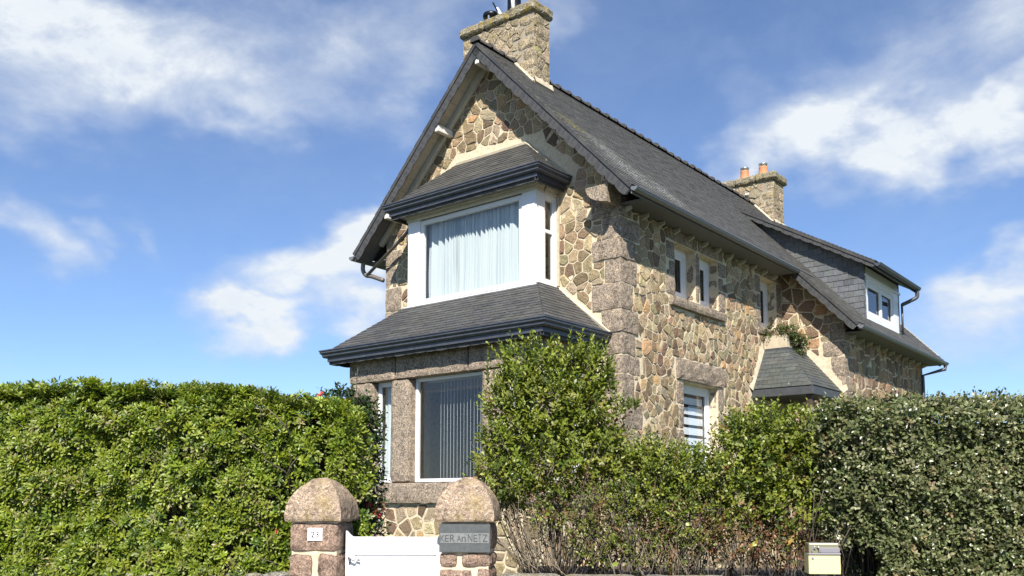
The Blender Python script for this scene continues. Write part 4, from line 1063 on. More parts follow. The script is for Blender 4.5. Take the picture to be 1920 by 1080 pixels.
# --- now lay the stones
wall_px = sorted(((px_area(p, F), i) for i, (p, F, w, h) in enumerate(wall_stones)), reverse=True)
n_single = 300 - sum(1 for o in COL.objects if o.name.split('.')[0] == 'stone')
single = set(i for a, i in wall_px[:n_single]); rest = {}
R = random.Random(77); WING_COLS = [((.24, .165, .11), 4), ((.17, .12, .085), 4), ((.30, .20, .12), 3), ((.22, .18, .13), 3), ((.14, .10, .075), 3)]
for i, (p, F, w, h) in enumerate(wall_stones):
    mbx = stone_mesh(p, F, h * R.uniform(.6, 1.9), stone_col(R, WING_COLS if w in (wing_front, wing_side) else STONE_COLS), R)
    if i in single: mbx.build('stone', 'rubble_stone', w)
    else:
        r_ = rest.setdefault(w.name, (w, MB()))[1]; r_.add(mbx.v, mbx.f); r_.c[-len(mbx.v):] = mbx.c
for w, mbx in rest.values(): mbx.build('stones', 'rubble_stone', w, kind='stuff')

# ---------------------------------------------------------------- curtains, blinds and things behind the glass
def hung(name, label, cat): return thing(name, label, cat, HW(0, 0, 0), -HEAD)
def curtain_mesh(s0, s1, t, z0, z1, amp=.022, per=.075, seed=1, nz=5):
    R = random.Random(seed); n = int(abs(s1 - s0) / .008); vs = []; fs = []; ph = 0
    for j in range(nz + 1):
        pass
    xs = []; 
    for i in range(n + 1):
        ph += 2 * PI * .008 / (per * (1 + .5 * math.sin(i * .021 + seed) + .38 * math.sin(i * .053) + .25 * math.sin(i * .131)))
        xs.append((s0 + (s1 - s0) * i / n, ph))
    for j in range(nz + 1):
        z = z0 + (z1 - z0) * j / nz; k_ = 1 - .35 * j / nz
        for i, (s, ph) in enumerate(xs):
            vs.append(P3(s + .006 * math.sin(ph * .5 + j), t + amp * k_ * (math.sin(ph) + .35 * math.sin(ph * 2.3 + 1)) + .006 * math.sin(j * 1.3 + s * 4), z))
    w = len(xs)
    for j in range(nz):
        for i in range(n): fs.append((j * w + i, j * w + i + 1, (j + 1) * w + i + 1, (j + 1) * w + i))
    mb = MB(); mb.add(vs, fs); return mb
net = curtain_mesh(3.80, 1.56, -.40, 3.50, 4.94, amp=.045, per=.11, seed=2).build('curtain', 'net_curtain', None, smooth=True)
net.location = HW(0, 0, 0); net.rotation_euler = (0, 0, -HEAD); tag(net, 'pleated white net curtain filling the wide upstairs picture window', 'curtain')
net2 = curtain_mesh(4.10, 3.68, T_ + .32, .34, 1.96, seed=5, amp=.012).build('curtain', 'net_curtain', None, smooth=True)
net2.location = HW(0, 0, 0); net2.rotation_euler = (0, 0, -HEAD); tag(net2, 'pale greenish net curtain in the narrow downstairs window at the left', 'curtain')
blind = hung('vertical_blind', 'open white vertical slat blind in the large downstairs bay window', 'blind')
slat = MB(); slat.box(-.045, .045, -.0012, .0012, 0, 1.62); so = None
n_ = 17
for i in range(n_):
    s = 1.70 + (2.86 - 1.70) * i / (n_ - 1)
    if so is None: so = slat.build('slat', 'blind_fabric', blind); o = so
    else: o = so.copy(); COL.objects.link(o); o.parent = blind
    o.location = P3(s, T_ + .42, .33); o.rotation_euler = (0, 0, math.radians(127 + ru(-2, 2)))
mb = MB(); mb.box(-3.15, -1.68, T_ + .40, T_ + .45, 1.95 + H0, 1.99 + H0); mb.build('head_rail', 'white_upvc', blind)
rb = hung('roller_blind', 'pale banded roller blind in the ground floor side window', 'blind')
for j in range(8):
    z = .62 + j * .18; mb = MB(); mb.box(-.275, -.27, 2.05, 3.17, z + H0, z + .125 + H0); mb.build('band', 'blind_fabric', rb)
bc = hung('blue_panel', 'light blue upright panel behind the slats of the downstairs bay window', 'panel')
mb = MB(); mb.box(-2.02, -1.70, T_ + .60, T_ + .62, .35 + H0, 1.18 + H0); mb.build('board', 'blue_card', bc); mb = MB(); mb.box(-2.04, -2.02, T_ + .595, T_ + .625, .33 + H0, 1.2 + H0); mb.build('edge_strip', 'white_upvc', bc)
pt = hung('flower_pot', 'orange terracotta pot standing inside the downstairs bay window', 'pot')
mb = MB(); mb.lathe([(.07, 0), (.12, .16), (.135, .2), (.135, .25), (.12, .25)], P3(1.84, T_ + .30, .36), 18); mb.build('bowl', 'terracotta', pt, smooth=True); mb = MB(); mb.lathe([(.15, 0), (.15, .015), (.14, .02)], P3(1.84, T_ + .30, .338), 18); mb.build('saucer', 'terracotta', pt)

# ================================================================ STREET SIDE
SA = math.radians(-7.0)                            # the street front runs slightly towards the camera at the right
su = Vector((math.cos(SA), math.sin(SA), 0)); sv = Vector((-math.sin(SA), math.cos(SA), 0))
ORG = Vector((-1.60, 7.42, 0))                     # front centre of the left pillar
def SP(a, b, z=0.0): return ORG + su * a + sv * b + Vector((0, 0, z))      # a along the street, b into the garden
def struct(mb, name, mat, **k):
    o = mb.build(name, mat, None, kind='structure', **k); return o
mb = MB(); n = 24; S = 900
vs = [(x * S / n - S / 2, y * S / n - S / 2, 0.0) for y in range(n + 1) for x in range(n + 1)]
mb.add(vs, [(y * (n + 1) + x, y * (n + 1) + x + 1, (y + 1) * (n + 1) + x + 1, (y + 1) * (n + 1) + x) for y in range(n) for x in range(n)]); struct(mb, 'ground', 'earth_green')
def sheet(name, mat, a0, a1, b0, b1, z, th=.0):
    mb = MB(); vs = [SP(a0, b0, z), SP(a1, b0, z), SP(a1, b1, z), SP(a0, b1, z)]
    if th: vs += [v - Vector((0, 0, th)) for v in vs]; mb.add(vs, [(0, 1, 2, 3), (7, 6, 5, 4), (0, 4, 5, 1), (1, 5, 6, 2), (2, 6, 7, 3), (3, 7, 4, 0)])
    else: mb.add(vs, [(0, 1, 2, 3)])
    return struct(mb, name, mat)
sheet('road', 'asphalt', -60, 60, -10.5, -4.2, .02)
sheet('pavement', 'paving', -60, 60, -4.2, .0, .13, .12)
sheet('pavement', 'paving', -60, 60, -12.0, -10.5, .13, .12)
sheet('garden_path', 'paving', .25, 1.0, .0, 4.2, .14, .05)
sheet('garden_bed', 'soil', -9, -.22, .28, 2.6, .90, .9)
sheet('garden_bed', 'soil', 1.46, 9, .30, 2.9, .88, .9)

# ---------------------------------------------------------------- gate pillars
def pillar(label, at, seed, rows, group='granite gate pillars'):
    R = random.Random(seed); root = thing('gate_pillar', label, 'gate pillar', at, SA + math.radians(-1 if seed == 1 else 1), group)
    w = .200; top = 1.425
    mb = MB(); mb.box(-w + .012, w - .012, .012, 2 * w - .012, 0, top); mb.build('mortar_core', 'mortar', root)
    for (x0, x1, z0, z1) in rows:
        mb = MB(); rough_box(mb, (x0 * (w + .010), -.012, z0 - .004), (x1 * (w + .010), 2 * w + .008, z1 + .004), res=.045, amp=.010, rnd_=.012, seed=R.uniform(0, 99)); mb.build('granite_block', 'granite_red', root, fixn=True)
    # cap: overhanging block with a pointed-arch gable on each face
    a = .237; hs = .09; rise = .275; n = 28
    H = rise; K = 16; q = 10; mb = MB(); vs = []; fs = []
    def ring(hw, z, bulge=0.0):
        out = []
        for side in range(4):
            for k in range(q):
                t = -1 + 2 * k / q; c = 1 + bulge * (1 - t * t)
                x, y = ((t * hw, -hw * c), (hw * c, t * hw), (-t * hw, hw * c), (-hw * c, -t * hw))[side]
                v = Vector((x, y + w, z)); v += noise.noise_vector(v * 12 + Vector((seed * 5, 0, 0))) * .007 + noise.noise_vector(v * 34) * .003
                out.append(v)
        return out
    levels = [(a * .975, top + .004, 0), (a, top + .02, 0), (a, top + hs * .55, 0), (a * .985, top + hs, 0)]
    for k in range(1, K):
        zz = H * (1 - (1 - k / K) ** 1.35); levels.append((a * .985 * max(.02, (1 - (zz / H) ** 1.7)) ** .62, top + hs + zz, .035 * (k / K)))
    for hw, z, bg_ in levels: vs += ring(hw, z, bg_)
    nn = 4 * q
    for i in range(len(levels) - 1):
        for k in range(nn): k2 = (k + 1) % nn; fs.append((i * nn + k, i * nn + k2, (i + 1) * nn + k2, (i + 1) * nn + k))
    fs.append(tuple(range(nn - 1, -1, -1))); fs.append(tuple((len(levels) - 1) * nn + k for k in range(nn)))
    mb.add(vs, fs); mb.build('cap', 'granite_cap', root, fixn=True)
    return root
p1 = pillar('left gate pillar of pink granite with the small white number plate', SP(0, 0), 1,
            [(-1, 1, 1.19, 1.415), (-1, -.04, .955, 1.165), (.14, 1, .945, 1.17), (-1, -.52, .72, .935), (-.40, 1, .74, .935), (-1, .05, .5, .70), (.15, 1, .5, .72), (-1, 1, .27, .48), (-1, -.1, 0, .25), (.0, 1, 0, .25)])
p2 = pillar('right gate pillar of pink granite with the carved slate name plaque', SP(1.235, .0), 2,
            [(-1, 1, 1.20, 1.415), (-1, -.25, 1.072, 1.18), (-.16, 1, 1.072, 1.18), (-1, .30, .84, 1.055), (.44, 1, .83, 1.065), (-1, -.1, .6, .82), (.0, 1, .62, .81), (-1, 1, .38, .58), (-1, .2, .12, .36), (.3, 1, .1, .36)])
def text_mesh(txt, size, depth):
    cu = bpy.data.curves.new('lettering', 'FONT'); cu.body = txt; cu.size = size; cu.extrude = depth; cu.align_x = 'LEFT'; cu.resolution_u = 3
    o = bpy.data.objects.new('lettering', cu); COL.objects.link(o); bpy.context.view_layer.update()
    dg = bpy.context.evaluated_depsgraph_get(); me = bpy.data.meshes.new_from_object(o.evaluated_get(dg)); bpy.data.objects.remove(o); bpy.data.curves.remove(cu)
    return me
def letters(parent, name, txt, width, height, x0, z0, y, mat, depth=.002):
    me = text_mesh(txt, 1.0, 0.5); n = len(me.vertices); co = np.empty(n * 3, np.float32); me.vertices.foreach_get('co', co); co = co.reshape(-1, 3)
    mn, mx = co.min(0), co.max(0); out = np.empty_like(co)
    out[:, 0] = x0 + (co[:, 0] - mn[0]) / (mx[0] - mn[0]) * width; out[:, 2] = z0 + (co[:, 1] - mn[1]) / (mx[1] - mn[1]) * height; out[:, 1] = y - co[:, 2] * depth * 2 + depth
    me.vertices.foreach_set('co', out.ravel()); me.materials.clear(); me.materials.append(MATS[mat]); me.update()
    return link(name, me, parent)
s1 = thing('house_number_plate', 'small white enamel plate reading 23 on the left gate pillar', 'number plate', p1.location, p1.rotation_euler.z)
mb = MB(); mb.box(-.045, .078, -.022, -.008, 1.272, 1.375); mb.build('plate', 'enamel_white', s1, bevel=.003)
letters(s1, 'numerals', '23', .066, .048, -.016, 1.300, -.025, 'print_black', .0015)
s2 = thing('name_plaque', 'carved grey slate plaque reading KER AN NETZ on the right gate pillar', 'plaque', p2.location, p2.rotation_euler.z)
mb = MB(); mb.box(-.20, .207, -.026, -.006, 1.19, 1.408); mb.build('slab', 'plaque_slate', s2, bevel=.003)
mb = MB(); mb.box(-.192, .198, -.0285, -.0262, 1.262, 1.340); mb.build('band', 'plaque_band', s2)
for (tx, x0, w_, h_) in (('K', -.188, .030, .052), ('E', -.152, .030, .052), ('R', -.113, .040, .056), ('A', -.057, .034, .048), ('n', -.019, .032, .040), ('N', .030, .036, .062), ('E', .075, .030, .056), ('T', .112, .026, .060), ('Z', .146, .040, .058)):
    letters(s2, 'letter', tx, w_, h_, x0, 1.272, -.0295, 'plaque_letter', .0016)

# ---------------------------------------------------------------- gate
gate = thing('garden_gate', 'closed white panelled garden gate between the two granite pillars', 'gate', SP(0, .12), SA + math.radians(3))
GX0, GX1, GT = .225, 1.02, 1.30
mb = MB(); prism(mb, (Vector((0, 0, 0)), Vector((1, 0, 0)), Vector((0, 0, 1)), Vector((0, -1, 0))), [(GX0, .1), (GX1, .1), (GX1, GT), (GX0 + .055, GT), (GX0 + .03, GT + .02), (GX0, GT + .055)], -.05, 0)
mb.build('leaf', 'white_gate', gate, bevel=.004)
mb = MB(); G0 = (Vector((0, 0, 0)), Vector((1, 0, 0)), Vector((0, 0, 1)), Vector((0, -1, 0)))
fbox(mb, G0, GX0 + .09, GX1 - .06, .22, GT - .155, .001, .014); mb.build('panel', 'white_gate', gate, bevel=.006)
mb = MB(); fbox(mb, G0, GX0 + .075, GX1 - .045, GT - .145, GT - .137, .001, .012); mb.build('moulding', 'white_gate', gate, bevel=.002)
mb = MB(); mb.tube([(GX0 + .035, -.03, GT - .170), (GX0 + .05, -.045, GT - .172), (GX0 + .075, -.045, GT - .185), (GX0 + .10, -.044, GT - .178), (GX0 + .13, -.044, GT - .188)], .0085, 8)
mb.lathe([(.012, 0), (.012, .02), (.004, .022)], (GX0 + .038, -.02, GT - .182), 10); mb.build('handle', 'handle_grey', gate, smooth=True)
mb = MB(); mb.box(GX0 + .032, GX0 + .042, -.006, -.0005, GT - .226, GT - .205); mb.build('keyhole', 'print_black', gate)

# ---------------------------------------------------------------- low front walls
def low_wall(label, a0, a1, seed):
    R = random.Random(seed); root = thing('low_stone_wall', label, 'wall', SP(0, 0), SA, 'low walls along the street')
    mb = MB(); mb.box(a0, a1, .03, .28, 0, .90); mb.build('mortar_core', 'mortar', root)
    F_ = (Vector((0, .03, 0)), Vector((1, 0, 0)), Vector((0, 0, 1)), Vector((0, -1, 0)))
    for p in rubble(rect(a0, a1, .02, .90), [], size=.26, aspect=1.3, gap=.03, seed=seed): stone_mesh(p, F_, .018, stone_col(R), R).build('stone', 'rubble_stone', root)
    a = a0
    while a < a1 - .1:
        b = min(a1, a + R.uniform(.5, .8)); mb = MB(); rough_box(mb, (a + .004, -.015, .90), (b - .004, .32, 1.005 + R.uniform(-.006, .006)), res=.06, amp=.010, rnd_=.014, seed=R.uniform(0, 99)); mb.build('coping_stone', 'grey_coping', root, fixn=True); a = b
    return root
low_wall('low rubble wall under the leafy hedge left of the gate', -4.8, -.22, 81)
low_wall('low rubble wall with grey coping below the bare stems right of the gate', 1.46, 6.2, 82)

# ---------------------------------------------------------------- letterbox
lb = thing('letterbox', 'cream metal letterbox with dark flap on the wall among the hedges', 'letterbox', SP(3.98, -.01, 1.045), SA)
lb.scale = (.80, .80, .84)
mb = MB(); mb.box(-.145, .145, .0, .22, 0, .185); mb.build('body', 'letterbox_cream', lb, bevel=.006)
mb = MB(); mb.box(-.138, .138, .02, .2, .186, .275); mb.build('hood', 'letterbox_clear', lb, bevel=.01)
mb = MB(); mb.box(-.147, .147, -.012, .01, .172, .188); mb.build('slot_edge', 'letterbox_grey', lb, bevel=.003)
mb = MB(); mb.box(-.05, .14, -.004, .018, .19, .235); mb.build('flap', 'letterbox_grey', lb, bevel=.003)
mb = MB(); mb.tube([(-.11, -.002, .195), (-.105, -.005, .225), (-.09, -.006, .245), (-.075, -.006, .235)], .006, 6); mb.tube([(-.06, -.002, .25), (-.045, -.005, .235), (-.035, -.005, .195)], .006, 6); mb.build('bracket', 'shiny_metal', lb, smooth=True)
mb = MB(); mb.lathe([(.012, 0), (.012, .006), (.003, .007)], (0, 0, 0), 12); k_ = mb.build('lock', 'handle_grey', lb); k_.rotation_euler = (PI / 2, 0, 0); k_.location = (-.108, 0, .14)
mb = MB(); mb.box(-.03, .03, .08, .14, -.06, 0); mb.build('foot', 'letterbox_grey', lb)

# ================================================================ PLANTS
NR = np.random.RandomState(12)
def unit(v): return v / np.maximum(np.linalg.norm(v, axis=-1, keepdims=True), 1e-9)
def leaf_mesh(name, pos, d, nrm, ln, wd, col, mat, parent, fold=.18, curl=.12, shape=(.55, 1.0, .62), kind='stuff'):
    """one mesh of many leaves. pos base, d direction, nrm upper side, ln/wd size per leaf, col per leaf"""
    N = len(pos); d = unit(d); side = unit(np.cross(d, nrm)); nr = np.cross(side, d)
    ln = ln.reshape(-1, 1); wd = wd.reshape(-1, 1)
    def pt(l, w, h): return pos + d * ln * l + side * wd * w + nr * (h * ln)
    a, b, c = shape
    V = np.stack([pt(0, 0, 0), pt(.28, -.5 * a * 1.3, fold * .30), pt(.30, 0, 0), pt(.28, .5 * a * 1.3, fold * .30),
                  pt(c, -.5 * b, fold * .35 - curl * .4), pt(c + .02, 0, -curl * .3), pt(c, .5 * b, fold * .35 - curl * .4), pt(1.0, 0, -curl)], 1)
    V = V.reshape(-1, 3).astype(np.float32)
    tri = np.array([0, 2, 1, 0, 3, 2, 4, 5, 7, 5, 6, 7]); quad = np.array([1, 2, 5, 4, 2, 3, 6, 5])
    loops = np.concatenate([tri, quad]); base = (np.arange(N) * 8)[:, None]
    L = (base + loops[None, :]).ravel().astype(np.int32)
    sizes = np.tile(np.array([3, 3, 3, 3, 4, 4]), N); starts = np.concatenate([[0], np.cumsum(sizes)[:-1]]).astype(np.int32)
    me = bpy.data.meshes.new(name); me.vertices.add(N * 8); me.vertices.foreach_set('co', V.ravel())
    me.loops.add(len(L)); me.loops.foreach_set('vertex_index', L); me.polygons.add(len(sizes)); me.polygons.foreach_set('loop_start', starts)
    me.materials.append(MATS[mat]); me.update(calc_edges=True); me.polygons.foreach_set('use_smooth', np.ones(len(sizes), bool))
    at = me.color_attributes.new('tint', 'FLOAT_COLOR', 'POINT'); C4 = np.ones((N * 8, 4), np.float32); C4[:, :3] = np.repeat(np.clip(col, 0, 1), 8, axis=0); at.data.foreach_set('color', C4.ravel())
    return link(name, me, parent, kind)
def pick_cols(table, n, var=.22):
    ws = np.array([w for _, w in table], float); ws /= ws.sum(); idx = NR.choice(len(table), n, p=ws); c = np.array([t for t, _ in table])[idx] * .84
    return c * (1 + NR.uniform(-var, var, (n, 1))) * (1 + NR.uniform(-.06, .06, (n, 3)))
def ortho(A):
    h = np.where(np.abs(A[:, 2:3]) < .9, np.array([[0, 0, 1.]]), np.array([[1., 0, 0]])); u = unit(np.cross(A, h)); return u, np.cross(A, u)
def rosettes(P, A, k, ln, wd, table, spread=(25, 85), mat='leaf', name='foliage', parent=None, lnvar=.25, var=.22, shape=(.5, 1.0, .66), colfn=None):
    n = len(P); A = unit(A); U, V = ortho(A); P_ = np.repeat(P, k, 0); A_ = np.repeat(A, k, 0); U_ = np.repeat(U, k, 0); V_ = np.repeat(V, k, 0)
    i = np.tile(np.arange(k), n); ph = i * 2.39996 + np.repeat(NR.uniform(0, 6.28, n), k) + NR.uniform(-.3, .3, n * k)
    f = (i + .5) / k; th = np.radians(spread[0] + (spread[1] - spread[0]) * f + NR.uniform(-10, 10, n * k))
    R_ = U_ * np.cos(ph)[:, None] + V_ * np.sin(ph)[:, None]; d = A_ * np.cos(th)[:, None] + R_ * np.sin(th)[:, None]; nrm = A_ * np.sin(th)[:, None] - R_ * np.cos(th)[:, None]
    P_ = P_ - A_ * (f * ln * .45)[:, None]; L = ln * (.65 + .5 * f) * (1 + NR.uniform(-lnvar, lnvar, n * k)); Wd = wd * (.7 + .4 * f) * (1 + NR.uniform(-.2, .2, n * k))
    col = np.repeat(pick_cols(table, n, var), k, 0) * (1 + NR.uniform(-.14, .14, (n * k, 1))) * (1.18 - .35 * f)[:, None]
    if colfn is not None: col = colfn(P_, col)
    return leaf_mesh(name, P_, d, nrm, L, Wd, col, mat, parent, shape=shape)
def shoots(P, A, length, k, ln, wd, table, angle=48, mat='leaf', name='foliage', parent=None, var=.2, shape=(.55, 1.0, .62), colfn=None, droop=0.0):
    """leafy shoots: k leaves set alternately along each axis"""
    n = len(P); A = unit(A); U, V = ortho(A); i = np.tile(np.arange(k), n); f = (i + .5) / k
    rp = lambda x: np.repeat(x, k, 0)
    P_, A_, U_, V_ = rp(P), rp(A), rp(U), rp(V); Ls = rp(length)
    ph = i * 2.4 + np.repeat(NR.uniform(0, 6.28, n), k) + NR.uniform(-.4, .4, n * k); th = np.radians(angle * (1.25 - .75 * f) + NR.uniform(-14, 14, n * k))
    R_ = U_ * np.cos(ph)[:, None] + V_ * np.sin(ph)[:, None]; d = A_ * np.cos(th)[:, None] + R_ * np.sin(th)[:, None]; nrm = A_ * np.sin(th)[:, None] - R_ * np.cos(th)[:, None]
    d = d + NR.normal(0, .12, d.shape); nrm = nrm + np.array([[0, 0, .35]]) + NR.normal(0, .2, d.shape)
    pos = P_ + A_ * (Ls * f)[:, None] + R_ * .003
    L = ln * (1.12 - .45 * f) * (1 + NR.uniform(-.2, .2, n * k)); Wd = wd * (1.12 - .4 * f) * (1 + NR.uniform(-.2, .2, n * k))
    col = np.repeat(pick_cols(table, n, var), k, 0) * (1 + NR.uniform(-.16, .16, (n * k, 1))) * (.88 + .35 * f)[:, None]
    if colfn is not None: col = colfn(pos, col)
    return leaf_mesh(name, pos, d, nrm, L, Wd, col, mat, parent, shape=shape)
def nz(P, s, o=0.0):
    return np.array([noise.noise(Vector(p) * s + Vector((o, o * 1.3, -o))) for p in P])
def local_pts(a, b, z):   # street coordinates -> world arrays
    return np.stack([ORG.x + su.x * a + sv.x * b, ORG.y + su.y * a + sv.y * b, z], -1)
SU = np.array([su.x, su.y, 0]); SV = np.array([sv.x, sv.y, 0])
def stems(parent, bases, tips, r0, r1, mat='bark', name='branch', bend=.12, seed=1, joined=True, seg=6, n=5):
    R = random.Random(seed); mb = MB()
    for b, t in zip(bases, tips):
        b = Vector(b); t = Vector(t); side = Vector((R.uniform(-1, 1), R.uniform(-1, 1), R.uniform(-.3, .3))) * bend * (t - b).length
        pts = []; 
        for k in range(seg + 1):
            f = k / seg; p = b.lerp(t, f) + side * math.sin(f * PI) + Vector((R.uniform(-1, 1), R.uniform(-1, 1), 0)) * .012 * (0 < k < seg); pts.append(p)
        rr = R.uniform(.7, 1.3); mb.tube(pts, [(r0 + (r1 - r0) * k / seg) * rr for k in range(seg + 1)], n)
        if not joined: mb.build(name, mat, parent, smooth=True); mb = MB()
    if joined: return mb.build(name, mat, parent, smooth=True, kind='stuff')

# --- left hedge (leaf rosettes)
HT_L = [((.165, .220, .018), 5), ((.235, .285, .026), 4), ((.080, .130, .014), 2.2), ((.29, .34, .07), 1.8), ((.24, .24, .09), .4)]
hl = thing('clipped_hedge', 'long clipped bright green hedge of leafy rosettes left of the gate', 'hedge', SP(-2.4, .7, .9))
def to_local(root, P): return P - np.array(root.location)
def hedge_top(a):  # height of the hedge at street coordinate a
    t = 2.545 + .02 * np.sin(a * 1.9) + .015 * np.sin(a * 5.3 + 1)
    t = t - .10 * np.clip((a + .95) / .8, 0, 1) ** 1.6 - .50 * np.clip((a + .12) / .45, 0, 1.4) ** 2
    return t
def hedge_front(a, z):
    return .03 + .0 * a
Ps, As = [], []
n = 11500
a = NR.uniform(-4.4, .27, n); z = NR.uniform(.80, 2.62, n); tt = hedge_top(a); ok = z < tt; a, z, tt = a[ok], z[ok], tt[ok]
lump = nz(np.stack([a, np.zeros_like(a), z], -1), 2.3) * .11 + nz(np.stack([a, np.zeros_like(a), z], -1), 5.5, 3) * .10
layer = NR.choice(3, len(a), p=[.56, .26, .18]); dep = layer * .085 + NR.uniform(0, .04, len(a))
shoulder = np.clip(1 - (tt - z) / .28, 0, 1) ** 2 * .22; 
back_r = np.clip((a - .1) / .36, 0, 1) ** 2 * .30 + np.clip((a + .15) * 3, 0, 1) * .12     # right end turns away behind the pillar
b = .02 - lump + dep + shoulder + back_r + 0.34 * np.clip((a + .85) / .55, 0, 1) ** 1.5
b = b - .10 * np.clip((1.15 - z) / .25, 0, 1) * (a < -.55); ok = (z > .93) | (a < -.6); a, z, b, tt, layer = a[ok], z[ok], b[ok], tt[ok], layer[ok]
gapm = nz(np.stack([a, z * 0, z], -1), 4.2, 9)            # thin spots where the dark inside shows
keep_ = (gapm > -.27) | (NR.uniform(0, 1, len(a)) < .3)
a, z, b, tt, layer = a[keep_], z[keep_], b[keep_], tt[keep_], layer[keep_]
P = local_pts(a, b, z); up = np.clip(1 - (tt - z) / .35, 0, 1)[:, None]
A = -SV[None] * (1 - .5 * up) + np.array([[0, 0, 1.]]) * (.42 + .8 * up) + SU[None] * np.where(a > 0, .6, 0)[:, None] + NR.normal(0, .36, (len(a), 3))
Ps.append(P); As.append(A)
n = 3000; a = NR.uniform(-4.4, .24, n); b = NR.uniform(.08, 1.15, n); a = np.where(a > -.1, a - .26 * np.clip(b - .2, 0, 1), a); z = hedge_top(a) + NR.uniform(-.05, .05, n) + nz(np.stack([a, b, b * 0], -1), 4) * .06
Ps.append(local_pts(a, b + .3 * np.clip((a + .85) / .55, 0, 1), z)); As.append(np.array([[0, 0, 1.]]) - SV[None] * .25 + NR.normal(0, .38, (n, 3)))
n = 2000; z = NR.uniform(.95, 2.4, n); b = NR.uniform(.42, 1.25, n); a = .20 - .30 * (b - .45) + .05 * nz(np.stack([b, b, z], -1), 3) * 1.5 - .40 * np.clip((z - 1.95) / .55, 0, 1) ** 2 - NR.uniform(0, .12, n)
Ps.append(local_pts(a, b, z)); As.append(SU[None] + np.array([[0, 0, .5]]) - SV[None] * .3 + NR.normal(0, .35, (n, 3)))
P = np.concatenate(Ps); A = np.concatenate(As)
def hedge_col(Pw, col):
    w = np.array([noise.noise(Vector(p) * 3.1 + Vector((5, 1, 2))) for p in Pw[::9]]); w = np.repeat(w, 9)[:len(Pw)]
    dry = ((w > .34) & (NR.uniform(0, 1, len(Pw)) < .25))[:, None]
    return np.where(dry, np.array([[.26, .235, .10]]) * (.7 + .6 * NR.uniform(0, 1, (len(Pw), 1))), col)
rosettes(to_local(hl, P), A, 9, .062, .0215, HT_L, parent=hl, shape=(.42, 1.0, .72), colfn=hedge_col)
mb = MB()   # solid core; its dark twig colour stands in for shade inside the hedge
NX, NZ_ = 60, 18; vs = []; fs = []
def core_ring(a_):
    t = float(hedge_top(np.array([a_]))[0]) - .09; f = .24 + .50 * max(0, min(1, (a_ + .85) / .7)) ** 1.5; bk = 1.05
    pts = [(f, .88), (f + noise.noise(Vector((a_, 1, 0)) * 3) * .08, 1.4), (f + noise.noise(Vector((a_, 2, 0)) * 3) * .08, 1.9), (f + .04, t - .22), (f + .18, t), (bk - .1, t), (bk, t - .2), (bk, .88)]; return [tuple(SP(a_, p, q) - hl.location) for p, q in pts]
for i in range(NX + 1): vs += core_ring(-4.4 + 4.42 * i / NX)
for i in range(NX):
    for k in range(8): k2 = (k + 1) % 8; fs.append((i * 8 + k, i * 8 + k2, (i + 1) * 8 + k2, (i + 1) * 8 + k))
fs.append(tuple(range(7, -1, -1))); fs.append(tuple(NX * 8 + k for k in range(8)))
mb.add(vs, fs); mb.build('shade_core', 'twig_shade', hl, fixn=True)
bs, ts = [], []
R = random.Random(4)
for _ in range(130):
    a0 = R.uniform(-4.4, .1); z0 = R.uniform(.9, 2.2); bs.append(SP(a0, .35 + (.45 if a0 > -.3 else 0), z0) - hl.location); ts.append(SP(a0 + R.uniform(-.2, .2), .02 + (.45 if a0 > -.3 else 0), z0 + R.uniform(.05, .35)) - hl.location)
stems(hl, bs, ts, .006, .0025, name='twigs', seed=3, seg=4, n=4)

# --- camellia with red flowers behind the hedge end
cam_ = thing('camellia_bush', 'dark camellia with red flowers showing behind the right end of the left hedge', 'shrub', SP(.05, 1.25, .9))
def blob_pts(n, c, r, surf=.55):
    v = unit(NR.normal(0, 1, (n, 3))); q = NR.uniform(surf, 1, (n, 1)) ** .6; k = 1 + .22 * nz(v, 2.2, c[0])[:, None] + .12 * nz(v, 5, c[2])[:, None]
    return np.array(c) + v * np.array(r) * q * k, v
Ps, As = [], []
for (aa, bb, zz, ra, rb, rz, n) in ((-.06, 1.30, 2.26, .22, .25, .28, 380), (-.22, 1.35, 2.42, .20, .25, .22, 200), (.03, 1.20, 1.70, .17, .22, .42, 280), (.20, .95, 1.42, .08, .12, .16, 45)):
    P, v = blob_pts(n, SP(aa, bb, zz), (ra, rb, rz)); Ps.append(P); As.append(v + np.array([[0, -.2, .5]]))
P = np.concatenate(Ps); A = np.concatenate(As)
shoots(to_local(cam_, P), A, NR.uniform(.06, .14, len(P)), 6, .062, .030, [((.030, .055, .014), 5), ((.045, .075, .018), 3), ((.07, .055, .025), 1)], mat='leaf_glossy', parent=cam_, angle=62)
P0 = np.array([SP(-.12, 1.2, 2.5), SP(-.08, 1.2, 2.62), SP(-.04, 1.2, 2.72), SP(-.03, 1.2, 2.80)]); shoots(to_local(cam_, P0), np.array([[0.1, 0, 1.]] * 4), np.full(4, .12), 3, .045, .02, [((.03, .05, .015), 1)], mat='leaf_glossy', parent=cam_)
stems(cam_, [SP(0, 1.3, .9) - cam_.location] * 5 + [SP(-.16, 1.2, 2.2) - cam_.location], [SP(a_, 1.25, z_) - cam_.location for a_, z_ in ((-.2, 2.2), (.1, 2.3), (.2, 1.7), (.3, 1.5), (-.3, 2.0), (-.03, 2.86))], .012, .003, mat='bark_grey', seed=6)
fl = MB(); 
for k in range(7):
    a_ = k * 2 * PI / 7 + (.2 if k % 2 else 0); r_ = .028; el = .35 if k % 2 else .7; c_ = Vector((math.cos(a_), math.sin(a_), 0)); t_ = Vector((-math.sin(a_), math.cos(a_), 0))
    fl.add([Vector((0, 0, 0)), c_ * r_ * .7 + t_ * .016 + Vector((0, 0, .018 * el)), c_ * r_ * 1.25 + Vector((0, 0, .03 * el)), c_ * r_ * .7 - t_ * .016 + Vector((0, 0, .018 * el))], [(0, 1, 2, 3)])
